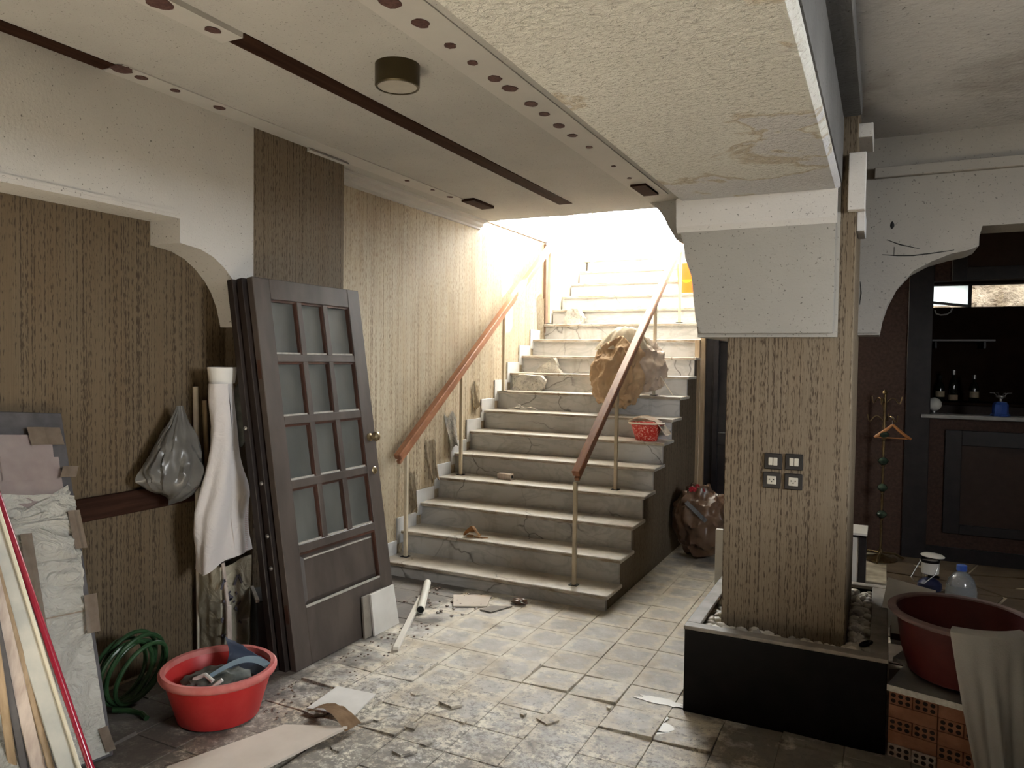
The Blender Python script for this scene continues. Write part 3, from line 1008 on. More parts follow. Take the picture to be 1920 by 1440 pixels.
st = thing('staircase', (-2.49, 4.62, 0), 'white marble staircase with dirty cracked risers climbing into daylight', 'stairs')
for i in range(1, NST + 1):
    y0 = yi(i)
    zb = 0 if i == 1 else zi(i - 1)
    xr = XR if i < 11 else -1.50
    done(B().box(XW + .002, xr - (.022 if i < 11 else 0), y0 + .03, y0 + .06, zb, zi(i) - .028), 'riser', MARBLE, st)
    b = B()
    b.box(XW + .002, xr, y0, yi(i + 1) + (.05 if i < NST else .9), zi(i) - .028, zi(i), .005)
    done(b, 'tread', MARBLE_TREAD, st)
# papered side of the flight
pr = [(4.66, 0.0), (YB - .01, 0.0), (YB - .01, zi(10) - .03)]
for i in range(10, 0, -1):
    pr.append((yi(i) + .032, zi(i) - .028))
    pr.append((yi(i) + .032, (zi(i - 1) - .028) if i > 1 else 0.0))
seen = []
for p_ in pr[:-1]:
    if not seen or (abs(p_[0] - seen[-1][0]) + abs(p_[1] - seen[-1][1])) > 1e-4:
        seen.append(p_)
done(B().prism(seen, 'x', -1.66, -1.597), 'side_panel', WALLPAPER_PILLAR, st)
b = B()
b.box(-1.62, -1.575, YB - .055, YB - .012, 0, 1.86)
done(b, 'corner_bead', RAWWOOD, st)
# under-body
b = B()
b.prism([(4.87, 0.0), (9.6, 0.0), (9.6, zi(18) - .035), (yi(18) + .10, zi(18) - .035), (yi(18) + .10, zi(17) - .04)], 'x', XW, -1.66)
done(b, 'flight_body', GROUT, st)
# stepped skirting up the wall
for i in range(1, 13):
    done(B().box(XW + .001, XW + .014, yi(i) - .05, yi(i + 1) - .052, zi(i) - .10, zi(i) + .105, .002), 'skirting', SKIRT, st)

# handrails
def handrail(name, x, p0, p1, feet, label, side):
    y0, z0 = p0
    y1, z1 = p1
    t_ = thing(name, (x, y0, z0), label, 'handrail', 'stair handrails')
    b = B()
    b.bar((x, y0, z0 - .012), (x, y1, z1 - .012), .062, .046, (1, 0, 0), .006)
    done(b, 'rail', RAILWOOD, t_)
    b = B()
    b.bar((x, y0 + .015, z0 - .052), (x, y1, z1 - .052), .034, .03, (1, 0, 0), .004)
    done(b, 'rail_core', RAILWOOD, t_)
    for i, yf in feet:
        zt = z0 + (z1 - z0) * (yf - y0) / (y1 - y0) - .06
        done(B().box(x - .0135, x + .0135, yf - .0135, yf + .0135, zi(i), zt, .003), 'post', POST, t_)
        done(B().box(x - .03, x + .03, yf - .03, yf + .03, zi(i), zi(i) + .004), 'foot_plate', BLACK, t_)


handrail('handrail', -3.28, (4.669, .907), (9.4, 4.252), ((1, 4.79), (4, 5.62), (8, 6.42), (12, 7.50), (16, 8.80)), 'handrail on slim cream posts running close to the papered stair wall', 1)
handrail('handrail', -1.86, (4.749, .884), (9.2, 4.028), ((1, 4.745), (4, 5.60), (8, 6.65), (12, 7.54), (16, 8.75)), 'handrail on slim cream posts on the open side of the stairs', -1)

# outdoors at the head of the stairs
struct(B().box(XW - 2.0, -1.50, 9.55, 16.0, 2.9, 3.10), 'ground.001', OUTGROUND)
b = B()
b.box(-3.55, XW - .02, 7.66, 9.6, 0, 2.90)
struct(b, 'wall_left.004', OUTWALL)
struct(B().box(-3.62, XW + .015, 6.16, 7.68, CEIL + .02, CEIL + .045), 'trim_15', COPING)
struct(B().box(-3.57, XW + .01, 8.05, 9.4, 2.90, 2.965), 'trim_16', OUTWALL)
struct(B().box(XW - .005, XW + .03, 7.60, 7.665, 1.95, 2.93), 'trim_17', COPING)
struct(B().box(-1.50, -1.40, YB + .125, 9.6, 1.80, 3.90), 'wall_right.002', OUTWALL)  # unseen side wall, raised above ground level to keep sun off the stairs
struct(B().box(-1.40, -1.30, 6.16, YB, 2.62, 3.90), 'wall_right.004', OUTWALL)  # unseen, built up to the same light-blocking height
tag(done(B().tube([(-3.52, 7.70, 2.98), (-3.50, 7.95, 3.06), (-3.50, 8.5, 3.42), (-3.50, 9.0, 3.8)], .055, 12), 'drain_pipe', PIPEGREY, None, True), 'grey pipe slanting up outside at the head of the stairs', 'pipe')
tag(done(B().tube([(-3.46, 9.3, 2.95), (-3.46, 9.3, 4.9)], .016, 8), 'thin_pole', POST, None, True), 'thin pole standing outdoors beside the top steps', 'pole')

struct(B().box(-8.0, 1.0, 5.6, 9.7, 5.2, 5.3), 'added_shade_roof', OUTWALL)  # unseen canopy, added to shade the upper steps
struct(B().box(-8.0, 1.0, 5.85, 6.05, 3.1, 5.2), 'added_upper_shade_wall', OUTWALL)  # unseen upper wall, added to cut skylight on the risers
# things on the stairs
def settle(b_):
    for v in b_.bm.verts:
        i_ = int((v.co.y - 4.609) / 0.27) + 1
        if v.co.y > yi(i_ + 1) - .012:
            i_ += 1
        v.co.z = max(v.co.z, zi(i_) + .004 + .02 * max(0, zi(i_) - v.co.z))


b = B()
b.blob((-2.13, 6.46, 1.545), (.245, .20, .345), 6, .15, 2.1, 5, Matrix.Rotation(R(10), 3, 'Y'), True, -0.9)
settle(b)
bag = done(b, 'paper_sack', PAPERBAG, None, 55, 'big crumpled brown paper sack slumped halfway up the stairs behind the right handrail')
bag['category'] = 'sack'
b = B()
b.blob((-1.93, 6.56, 1.60), (.20, .16, .25), 5, .18, 2.0, 17, Matrix.Rotation(R(-14), 3, 'Y'), True, -0.9)
settle(b)
done(b, 'bulge', PAPERGREY, bag, 55, 'greyer folded side of the sack')
b = B()


def pleat(u, v):
    a = 2 * PI * u
    r = (.03 + .19 * v) * (1 + .10 * math.sin(13 * a) * v + .12 * noise.noise((math.cos(a) * 2, math.sin(a) * 2, 1)))
    return (-2.08 + 1.15 * r * math.cos(a) - .03 * v, 6.50 + .8 * r * math.sin(a), 1.955 - .20 * v * v + .02 * noise.noise((a, v * 3, 5)))


b.grid(pleat, 80, 10, .004)
done(b, 'lining', PAPERTOP, bag, 55, 'pale pleated lining')
b = B()
b.tube([(-1.83, 6.52, 1.60), (-1.76, 6.50, 1.52), (-1.70, 6.47, 1.44), (-1.64, 6.46, 1.36)], .004, 5)
done(b, 'string', PAPERTOP, bag)

t_ = thing('basin', (-1.76, 6.09, zi(6)), 'small speckled red basin with newspaper on it, on the stairs', 'basin')
b = B()
b.lathe([(.085, .0), (.125, .13), (.142, .135), (.146, .145), (.135, .148), (.118, .135), (.08, .012)], 24, Matrix.Translation((-1.76, 6.09, zi(6))), 1.05, .85)
done(b, 'bowl', REDSPECK, t_, True)
b = B()
b.lathe([(.142, .137), (.147, .142), (.147, .150), (.137, .152)], 24, Matrix.Translation((-1.76, 6.09, zi(6))), 1.05, .85, False, False)
done(b, 'rim', PAPERTOP, t_, True)
b = B()
b.grid(lambda u, v: (-1.90 + .33 * u, 6.00 + .18 * v, zi(6) + .152 + .05 * math.exp(-((u - .35) / .3) ** 2) + .012 * noise.noise((u * 5, v * 5, 2)) - (0.10 * max(0, u - .75) / .25 if u > .75 else 0)), 18, 10, .004)
tag(done(b, 'folded_newspaper', NEWS, None, 60), 'folded newspaper lying over the small red basin on the stairs', 'newspaper')

t_ = thing('orange_tub', (-1.955, 8.30, zi(14)), 'translucent orange tub with a yellow band near the top of the stairs', 'tub')
b = B()
b.lathe([(.10, 0), (.13, .335), (.135, .335), (.135, .325), (.105, .006)], 20, Matrix.Translation((-1.955, 8.30, zi(14))), 1, .75)
done(b, 'tub_body', ORANGEP, t_, True)
b = B()
b.lathe([(.1045, .05), (.116, .155), (.1165, .155), (.105, .05)], 20, Matrix.Translation((-1.955, 8.30, zi(14))), 1.01, .77, False, False)
done(b, 'yellow_band', YELLOWP, t_, True)

for (x, i, pts, th, lab) in ((-3.10, 12, [(-.10, 0), (.10, 0), (.115, .08), (.06, .17), (-.03, .185), (-.10, .12)], .07, 'rounded grey plaster lump on a high step by the left handrail'),
                             (-3.08, 9, [(-.13, 0), (.17, 0), (.12, .05), (.09, .155), (.02, .13), (-.05, .05)], .035, 'pointed grey plaster shard standing on a step left of the big paper sack'),
                             (-3.16, 8, [(-.17, 0), (.15, 0), (.20, .10), (.13, .155), (-.10, .16), (-.17, .10)], .03, 'broad grey plaster slab leaning on the riser below the pointed shard')):
    b = B()
    y1 = yi(i + 1) - .005
    b.prism([(x + p_[0], zi(i) + p_[1]) for p_ in pts], 'y', y1 - .03 - th, y1)
    bmesh.ops.triangulate(b.bm, faces=b.bm.faces)
    bmesh.ops.subdivide_edges(b.bm, edges=b.bm.edges, cuts=3, use_grid_fill=True)
    for v in b.bm.verts:
        if v.co.z > zi(i) + .004:
            n_ = noise.noise(v.co * 22) + .5 * noise.noise(v.co * 55)
            v.co += Vector((.012 * n_, .022 * n_ - .10 * max(0, (v.co.z - zi(i))) * 0, .010 * noise.noise(v.co * 30 + Vector((9, 9, 9)))))
    tag(done(b, 'plaster_chunk', RUBBLE, None, 30), lab, 'rubble', 'plaster rubble on the stairs')
b = B()
b.tube([(-3.2, 6.36, zi(7) + .012), (-3.12, 6.40, zi(7) + .03), (-3.05, 6.38, zi(7) + .02), (-2.98, 6.42, zi(7) + .035), (-2.9, 6.39, zi(7) + .012)], .0035, 5)
b.tube([(-3.17, 6.41, zi(7) + .008), (-3.09, 6.37, zi(7) + .06), (-3.02, 6.42, zi(7) + .01)], .003, 5)
tag(done(b, 'wire_scrap', WHITEP, None, True), 'thin tangle of pale wire lying on a step by the wall', 'wire')

# small block, leaf
t_ = thing('plaster_block', (-2.83, 5.60, zi(4)), 'small pinkish block with a square hole on a low step', 'block', rot=Matrix.Rotation(R(-4), 4, 'Z'))
b = B(wmat(t_))
b.box(-.065, .065, -.028, .028, 0, .05, .003)
done(b, 'block_body', PINKWOOD, t_)
b = B(wmat(t_))
b.box(.064, .0665, -.012, .012, .014, .04)
done(b, 'hole', BLACK, t_)
t_ = thing('dry_leaf', (-2.80, 4.99, zi(2)), 'curled dry brown leaf resting on the second step', 'leaf')
b = B()
b.grid(lambda u, v: (-2.86 + .13 * u + .012 * math.sin(v * 6), 4.95 + .085 * v, zi(2) + .006 + .075 * math.sin(PI * u) * (0.55 + .45 * math.cos(2.2 * v)) + .006 * math.sin(u * 14)), 14, 8, .0015)
done(b, 'blade', LEAF, t_, 60)
b = B()
for k in range(7):
    x = -2.84 + .17 * random.random()
    y = 4.94 + .05 * random.random()
    b.bar((x, y, zi(2) + .004), (x + random.uniform(.02, .06), y + random.uniform(-.02, .02), zi(2) + .008), .008, .003)
done(b, 'crumbs', LEAF, t_)

# ------------------------------------------------------------------ leaning doors
DM = Matrix(((0.006, -0.988, -0.153, -2.703), (1.0, 0.006, 0.0, 2.959), (0.0, -0.153, 0.988, 0.0), (0, 0, 0, 1)))
DW, DH = 0.893, 2.10
XS = [0, .12, .32, .36, .54, .58, .78, DW]
ZR = [(1.683, 1.985), (1.34, 1.64), (.99, 1.293), (.64, .943)]


def door(name, off, label, full):
    M = DM @ Matrix.Translation(off)
    d = thing(name, M.to_translation(), label, 'door', None, M.to_3x3().to_4x4())

    def part(n, m, *boxes, bev=0.003):
        b = B(M)
        for bx in boxes:
            b.box(*bx, bev)
        return done(b, n, m, d)
    t0, t1 = 0.0, 0.042
    DOORP = globals()['DOORP'] if full else DOORBACK
    part('stile', DOORP, (0, .12, t0, t1, 0, DH))
    part('stile', DOORP, (.78, DW, t0, t1, 0, DH))
    part('rail', DOORP, (.12, .78, t0 + .001, t1, 1.985, DH))
    part('rail', DOORP, (.12, .78, t0 + .001, t1, 0, .30))
    part('rail', DOORP, (.12, .78, t0 + .001, t1, .594, .64))
    if not full:
        part('panel', DOORDARK, (.12, .78, t0 + .012, t1 - .012, .30, 1.985))
        return d, M
    for x0, x1 in ((.32, .36), (.54, .58)):
        part('muntin', DOORP, (x0, x1, t0 + .003, t1, .64, 1.985))
    for z0, z1 in ((1.64, 1.683), (1.293, 1.34), (.943, .99)):
        part('glazing_bar', DOORP, (.12, .78, t0 + .002, t1, z0, z1))
    for z0, z1 in ZR:
        for x0, x1 in ((.12, .32), (.36, .54), (.58, .78)):
            g = part('pane', PANE, (x0, x1, .026, .030, z0, z1), bev=0)
            b = B(M)
            b.box(x1 - .013, x1, .008, .026, z0, z1)
            b.box(x0, x1, .008, .026, z1 - .012, z1)
            done(b, 'glazing_bead', DOORDARK, g)
            b = B(M)
            b.box(x0, x1 - .013, .006, .026, z0, z0 + .010)
            done(b, 'dusty_sill', DUSTEDGE, g)
    b = B(M)
    b.box(.12, .78, .030, .036, .30, .594)
    b.poly([(.12, .030, .30), (.78, .030, .30), (.78, .030, .594), (.12, .030, .594), (.155, .012, .335), (.745, .012, .335), (.745, .012, .559), (.155, .012, .559)],
           [(0, 1, 5, 4), (1, 2, 6, 5), (2, 3, 7, 6), (3, 0, 4, 7), (4, 5, 6, 7)])
    pn = done(b, 'panel', DOORP, d)
    b = B(M)
    b.box(.12, .78, .004, .03, .582, .594)
    b.box(.768, .78, .004, .03, .30, .594)
    b.box(.12, .78, .004, .012, .30, .31)
    done(b, 'bead', DOORDARK, pn)
    b = B(M)
    b.box(.125, .775, .000, .012, .300, .312)
    b.box(.155, .745, .009, .013, .552, .560)
    done(b, 'dusty_edge', DUSTEDGE, pn)
    kx = Matrix.Translation((.832, 0, 1.165)) @ Matrix.Rotation(R(90), 4, 'X')
    b = B(M @ kx)
    b.lathe([(.026, 0), (.026, .006), (.012, .010), (.011, .030), (.026, .040), (.030, .052), (.026, .066), (.010, .074)], 20)
    done(b, 'knob', BRASS, d, True, 'round brass knob')
    b = B(M @ Matrix.Translation((.842, 0, .955)) @ Matrix.Rotation(R(90), 4, 'X'))
    b.lathe([(.024, 0), (.024, .004), (.018, .008), (.008, .008), (.008, .018), (.002, .02)], 18)
    done(b, 'keyhole_plate', BRASS, d, True)
    for z in (1.20, .96):
        b = B(M @ Matrix.Translation((.842, .042, z)) @ Matrix.Rotation(R(-90), 4, 'X'))
        b.lathe([(.02, 0), (.02, .02), (.012, .03)], 14)
    b = B(M)
    b.box(-.003, .0, .010, .032, 1.55, 1.65)
    b.box(-.003, .0, .010, .032, .25, .35)
    done(b, 'hinge_plate', DOORDARK, d)
    return d, M


door('glazed_door', (0, 0, 0), 'dark brown door with twelve dusty panes, the front one leaning on the left pier', True)
for k, (dx, dy, lab) in enumerate(((-.025, .050, 'dark door leaf sandwiched between the glazed front door and a rear leaf'), (-.045, .100, 'rearmost dark door leaf of the stack leaning on the left pier'))):
    d, M = door('dark_door', (dx, dy, .0), lab, False)
    for z in (1.0, .72, .55, 1.30):
        b = B(M @ Matrix.Translation((0, .022, z)) @ Matrix.Rotation(R(-90), 4, 'Y'))
        b.lathe([(.011, 0), (.011, .004), (.006, .009), (.002, .010)], 10)
        if (k == 0) == (z < 1.1):
            done(b, 'bolt', STEEL, d, True)
        else:
            b.bm.free()

# loose tiles standing against the door's foot
for k, (y0, lean, xb, lab, g) in enumerate(((3.565, .045, -2.655, 'pale square tile standing against the door, the front of two', WHITEB), (3.50, .035, -2.676, 'tile standing behind the front pale tile against the door', RIMDUST))):
    b = B()
    h = .235
    b.poly([(xb, y0, 0), (xb, y0 + .25, 0), (xb - lean, y0 + .25, h), (xb - lean, y0 + .02, h), (xb - .012, y0, 0), (xb - .012, y0 + .25, 0), (xb - lean - .012, y0 + .25, h), (xb - lean - .012, y0 + .02, h)],
           [(0, 1, 2, 3), (4, 7, 6, 5), (0, 4, 5, 1), (1, 5, 6, 2), (2, 6, 7, 3), (3, 7, 4, 0)])
    tag(done(b, 'loose_tile', g), lab, 'tile')

# ------------------------------------------------------------------ flush ceiling lamp
LC = (-1.938, 2.735)
t_ = thing('ceiling_lamp', (LC[0], LC[1], 2.83), 'round bronze drum ceiling lamp, unlit', 'lamp')
b = B()
b.lathe([(.098, 2.93), (.098, 2.838), (.094, 2.833), (.086, 2.833), (.086, 2.845)], 40, Matrix.Translation((LC[0], LC[1], 0)), 1, 1, False, False)
done(b, 'drum', BRONZE, t_, 30)
b = B()
b.lathe([(.087, 2.837), (.06, 2.835), (.02, 2.834)], 40, Matrix.Translation((LC[0], LC[1], 0)))
done(b, 'diffuser', LAMPGLASS, t_, 30)

# ------------------------------------------------------------------ wrapped board and the strips before it
BR, TR = Vector((-2.793, 1.99, 0)), Vector((-3.340, 2.128, 1.380))
ez = (TR - BR).normalized()
ex = Vector((0, -1, 0))
ex = (ex - ez * ez.dot(ex)).normalized()
ey = ez.cross(ex)          # which way?
if ey.x > 0:
    ey = -ey               # back, to the wall
BM_ = Matrix(((ex.x, ey.x, ez.x, BR.x), (ex.y, ey.y, ez.y, BR.y), (ex.z, ey.z, ez.z, BR.z), (0, 0, 0, 1)))
HB = (TR - BR).length
wb = thing('wrapped_board', BR, 'tall board wrapped in creased pale paper leaning on the left wall', 'board', None, BM_.to_3x3().to_4x4())


def bpart(n, m, fn, nu=1, nv=1, th=0.003, smooth=False):
    b = B(BM_)
    b.grid(fn, nu, nv, th)
    return done(b, n, m, wb, smooth)


b = B(BM_)
b.box(0, .85, .004, .034, 0, HB, .004)
done(b, 'panel', GREYSTRIP, wb)


def crease(x, z, s, a):
    n = noise.noise((x * 5 + s, z * 7, s)) * 1.0 + 0.5 * abs(noise.noise((x * 11, z * 15 + s, s)))
    return -abs(a * n) - .003


bpart('paper_sheet', WRAP, lambda u, v: (.022 + .80 * u, crease(.8 * u, v, 1, .006), .012 + .60 * v), 30, 30, .002, 60)
bpart('paper_sheet', WRAP, lambda u, v: (.035 + .78 * u - .03 * v, crease(.8 * u, v * 1.6, 2, .042), .60 + .50 * v + .06 * u * v), 40, 40, .002, 60)
bpart('paper_sheet', PINKPAPER, lambda u, v: (.05 + .6 * u, crease(u, v, 3, .008) - .002, 1.06 + .22 * v), 20, 14, .002, 60)
bpart('paper_sheet', PINKPAPER, lambda u, v: (.075 + .22 * u, crease(u, v, 4, .006) - .010, 1.18 + .20 * v), 12, 12, .002, 60)
bpart('paper_flap', WRAP, lambda u, v: (.03 + .30 * u, crease(u, v, 5, .02) - .006, .98 + (.17 - .15 * u) * v), 18, 14, .002, 60)
for (x0, x1, z0, z1, sk) in ((-.002, .05, .86, 1.03, .01), (-.002, .055, .50, .66, -.01), (-.002, .04, .02, .12, .02), (.03, .17, 1.33, 1.41, .01), (.00, .07, 1.18, 1.23, -.02), (.20, .245, 0.0, .95, .02)):
    bpart('tape', TAPE, lambda u, v: (x0 + (x1 - x0) * u + sk * v, -.030 + .002 * math.sin(8 * u) if x0 > .1 or z0 > .4 else -.012, z0 + (z1 - z0) * v), 4, 4, .0012)
b = B(BM_)
b.box(.03, .80, -.011, -.008, .595, .601)
done(b, 'paper_seam', TAPE, wb)

STR = [('red_tube', (-2.584, 1.781, 0), (-3.1, 1.73, 1.042), 'round', .0125, REDTUBE, 'glossy crimson tube leaning against the wrapped board', 'tube'),
       ('cream_profile', (-2.658, 1.742, 0), (-3.035, 1.687, .905), 'flat', .070, PALEPROF, 'broad pale grey profile with a cream ridge, leaning beside the crimson tube', 'profile'),
       ('wood_strip', (-2.720, 1.709, 0), (-2.98, 1.655, .792), 'flat', .022, RAWWOOD, 'raw brown wood strip leaning just left of the broad pale profile', 'strip'),
       ('pink_strip', (-2.765, 1.686, 0), (-2.934, 1.628, .695), 'flat', .045, PINKWOOD, 'weathered pinkish strip leaning left of the raw brown strip', 'strip'),
       ('grey_strip', (-2.815, 1.66, 0), (-2.88, 1.598, .58), 'flat', .026, GREYSTRIP, 'thin dark grey strip leaning left of the pinkish strip', 'strip'),
       ('edge_strip', (-2.855, 1.638, 0), (-2.829, 1.568, .476), 'flat', .028, RAWWOOD, 'leftmost wood strip leaning at the frame edge', 'strip')]
for n_, p0, p1, kind_, w, m, lab, ct in STR:
    p0, p1 = Vector(p0), Vector(p1)
    d = (p1 - p0).normalized()
    L = 1.55 if n_ == 'red_tube' else 1.40
    q = p0 + d * L
    side = Vector((.45, .89, 0))
    if kind_ == 'round':
        tag(done(B().tube([p0 + Vector((0, 0, .0)), q], w, 12), n_, m, None, True), lab, ct)
    elif n_ == 'cream_profile':
        t_ = thing(n_, p0, lab, ct)
        done(B().bar(p0, q, w, .014, side, .003), 'web', m, t_)
        o2 = side * (w * .42) + Vector((.012, -.006, .004))
        done(B().bar(p0 + o2, q + o2, .014, .018, side, .003), 'ridge', CREAM, t_, False, 'cream ridge')
    else:
        tag(done(B().bar(p0, q, w, .016, side, .003), n_, m), lab, ct)

# ------------------------------------------------------------------ things in the recess
tag(done(B().tube([(-3.345, 2.895, 0), (-3.35, 2.89, .7), (-3.362, 2.882, 1.478)], .0145, 10), 'white_pole', WHITEPOLE, None, True), 'long white pole standing against the left wall', 'pole')
tag(done(B().tube([(-3.335, 2.975, 0), (-3.355, 2.96, .9), (-3.365, 2.945, 1.40)], .013, 10), 'tan_pole', RAWWOOD, None, True), 'shorter tan pole just right of the long white pole', 'pole')


def bagf(u, v):
    a = 2 * PI * u
    r = (0.012 + 0.155 * (math.sin(PI * min(v * .62 + .04, .66)) ** 1.6)) if v < .86 else 0.165 * math.sqrt(max(0, 1 - ((v - .80) / .2) ** 2)) * .95
    nn = Vector((math.cos(a) * 2.4, math.sin(a) * 2.4, v * 2.2))
    f = 1 + .05 * math.sin(11 * a + 3 * v) + .16 * (abs(noise.noise(nn)) - .2) * 2 + .10 * (abs(noise.noise(nn * 2.3)) - .2) * 2
    return (-3.275 + .55 * r * f * math.cos(a), 2.71 + r * f * math.sin(a) - .07 * v * v, 1.385 - .475 * v - .035 * math.sin(a) * v)


b = B()
b.grid(bagf, 72, 44)
bmesh.ops.remove_doubles(b.bm, verts=b.bm.verts, dist=.0005)
tag(done(b, 'plastic_bag', BAGGREY, None, 50), 'grey plastic bag hanging from the tops of the two poles', 'bag')


def clothf(u, v):
    w = .07 + .10 * min(1, max(0, (v - .22) * 2.2)) ** 1.5
    yc = 2.885 + .03 * v
    a = u * 2 * PI
    bulge = .05 + .02 * v
    f = .016 * math.sin(5 * a + 7 * v) * v + .025 * noise.noise((u * 6, v * 4, 7))
    return (-3.17 + (bulge + f) * math.cos(a), yc + (w + f) * math.sin(a) + .008 * math.sin(6 * v), 1.50 - .95 * v + .035 * math.sin(a) * v + .02 * math.cos(2 * a) * v)


t_ = thing('cloth_sack', (-3.17, 2.89, .53), 'white woven sack with brown woven bands hanging beside the doors', 'sack')
b = B()
b.grid(clothf, 44, 34)
bmesh.ops.remove_doubles(b.bm, verts=b.bm.verts, dist=.0005)
bmesh.ops.holes_fill(b.bm, edges=[e for e in b.bm.edges if e.is_boundary])
done(b, 'sack_body', WEAVE, t_, 50)
b = B()
b.lathe([(.075, 1.50), (.085, 1.57), (.088, 1.585), (.080, 1.588), (.07, 1.52)], 18, Matrix.Translation((-3.19, 2.91, 0)), .8, .95)
done(b, 'top_hem', WHITEP, t_, True)
b = B()
b.blob((-3.20, 3.045, 1.32), (.045, .055, .17), 3, .2, 2, 4)
tag(done(b, 'dark_jacket', CLOTHDARK, None, 50), 'dark garment hanging between the white woven sack and the doors', 'garment')

# open printed sack
t_ = thing('printed_sack', (-3.24, 2.95, 0), 'tan paper sack with faded dark print standing open below the white woven sack', 'sack')


def sackf(u, v):
    a = 2 * PI * u
    c, s = math.cos(a), math.sin(a)
    k = 1 / max(abs(c), abs(s)) * .75 + .25
    wx, wy = .085 * k, (.135 - .012 * (1 - v)) * k
    nz = noise.noise((c * 2, s * 2, v * 4 + 3))
    return (-3.245 + (wx + .014 * nz) * c, 2.985 + (wy - .02 + .014 * nz) * s, .52 * v + .012 * math.sin(3 * a) * v)


b = B()
b.grid(sackf, 48, 20)
bmesh.ops.remove_doubles(b.bm, verts=b.bm.verts, dist=.0005)
bmesh.ops.contextual_create(b.bm, geom=[e for e in b.bm.edges if e.is_boundary and e.verts[0].co.z < .1])
done(b, 'sack_body', SACKTAN, t_, 40)
b = B()


def ink(y0, z0, y1, z1, w):
    # strokes on the sack's front, slightly proud
    def X(y):
        return -3.245 + .098
    b.bar((X(y0), y0, z0), (X(y1), y1, z1), w, .004, (0, 1, 0))


ink(2.865, .395, 2.885, .445, .012)
ink(2.905, .395, 2.885, .445, .012)
ink(2.955, .395, 2.98, .445, .014)
ink(3.01, .395, 2.985, .445, .014)
ink(2.965, .413, 3.0, .413, .010)
for k in range(26):
    y, z = 2.86 + .13 * random.random(), .14 + .23 * random.random()
    ink(y, z, y + random.uniform(.005, .022), z + random.uniform(-.02, .02), random.uniform(.006, .018))
for k in range(9):
    ink(2.86 + .016 * k, .10 - .002 * k, 2.872 + .016 * k, .10 - .002 * k, .006)
done(b, 'print', INK, t_, kind='stuff')
b = B()
b.bar((-3.09, 2.87, 0.02), (-3.135, 2.905, .30), .03, .014, (0, 1, 0), .002)
b.bar((-3.135, 2.90, .29), (-3.165, 2.89, .55), .02, .012, (0, 1, 0), .002)
tag(done(b, 'split_stick', PINKWOOD), 'split pinkish wooden stick leaning on the printed sack', 'stick')
b = B()
Mb = Matrix.Translation((-3.02, 3.055, 0)) @ Matrix.Rotation(R(-38), 4, 'Z')
b.M = Mb
b.box(-.14, .13, -.06, .06, 0, .34, .004)
t_ = thing('black_crate', (-3.02, 3.055, 0), 'low black box in the dark corner behind the doors', 'box')
done(b, 'box_body', BLACKBOX, t_)
b = B(Mb)
b.box(-.14, .13, -.065, -.045, .335, .352, .002)
done(b, 'rim', RIMDUST, t_)
b = B()
b.grid(lambda u, v: (-3.20 + .2 * u, 2.56 + .30 * v + .03 * u, .02 + .05 * math.sin(PI * v) * (1 - .6 * u) + .01 * noise.noise((u * 5, v * 5, 1))), 12, 12, .01)
tag(done(b, 'brown_mat', CORKDARK, None, 60), 'stiff brown mat lying on the floor at the foot of the white pole', 'mat')

# coiled hose
t_ = thing('garden_hose', (-3.17, 2.31, 0), 'coil of green garden hose on the floor by the left wall', 'hose')
for k in range(6):
    pts = []
    r = .135 + .012 * math.sin(k * 2.1)
    cx_, cy_, cz_ = -3.20 + .016 * k, 2.30 + .012 * math.sin(k * 1.7), r * 1.12 + .012
    tl = .18 + .09 * k * .5
    for j in range(29):
        a = 2 * PI * j / 28
        pts.append((cx_ + tl * .35 * (math.sin(a) + 1) * r * 1.8, cy_ + r * 1.0 * math.cos(a) + .03 * (k % 3) * (1 + math.sin(a)) / 2, cz_ + r * 1.1 * math.sin(a)))
    done(B().tube(pts, .0105, 8), 'coil', GREENHOSE, t_, True)
done(B().tube([(-3.10, 2.20, .03), (-3.05, 2.24, .022), (-2.98, 2.26, .014), (-2.93, 2.245, .012)], .0125, 8), 'loose_end', GREENHOSE, t_, True)

# red tub of rags
TC = (-2.695, 2.44)
t_ = thing('red_tub', (TC[0], TC[1], 0), 'scuffed red plastic washtub on the floor full of rags', 'tub')
Mt = Matrix.Translation((TC[0], TC[1], 0))
b = B()
b.lathe([(.165, 0), (.178, .008), (.235, .20), (.228, .205), (.172, .016), (.10, .012)], 40, Mt, 1, 1)
done(b, 'tub_body', REDPL, t_, 40)
b = B()
b.lathe([(.233, .193), (.250, .198), (.256, .210), (.256, .222), (.246, .232), (.228, .230), (.226, .205)], 48, Mt, 1, 1, False, False)
done(b, 'rim', REDRIM, t_, 50)
b = B()
b.blob((-2.68, 2.43, .135), (.165, .165, .07), 4, .25, 2.2, 12, None, True)
tag(done(b, 'rag_heap', CLOTHDARK, None, 60), 'dark grey rags heaped in the red tub', 'rags')
b = B()
b.grid(lambda u, v: (-2.72 + .16 * u - .04 * v, 2.47 + .10 * u + .09 * v + .03 * math.sin(4 * v), .165 + .155 * v * (1 - 0.75 * u) + .015 * noise.noise((u * 6, v * 6, 4))), 14, 14, .004)
tag(done(b, 'blue_sheet', CLOTHBLUE, None, 60), 'stiff slate blue plastic sheet sticking up out of the red tub', 'plastic sheet')
b = B()
b.grid(lambda u, v: (-2.70 + .20 * u + .02 * v, 2.375 + .17 * u + .05 * math.sin(2.6 * u), .180 + .055 * math.sin(PI * u) + .035 * v), 20, 4, .006)
tag(done(b, 'pale_strap', CLOTHPALE, None, 60), 'pale blue strap looped over the rags in the red tub', 'strap')
b = B()
b.tube([(-2.74, 2.34, .19), (-2.69, 2.36, .215), (-2.63, 2.35, .20)], .010, 8)
b.tube([(-2.62, 2.33, .18), (-2.585, 2.36, .215)], .009, 8)
tag(done(b, 'rope_end', WHITEP, None, True), 'short white cord ends on the rags in the red tub', 'cord')

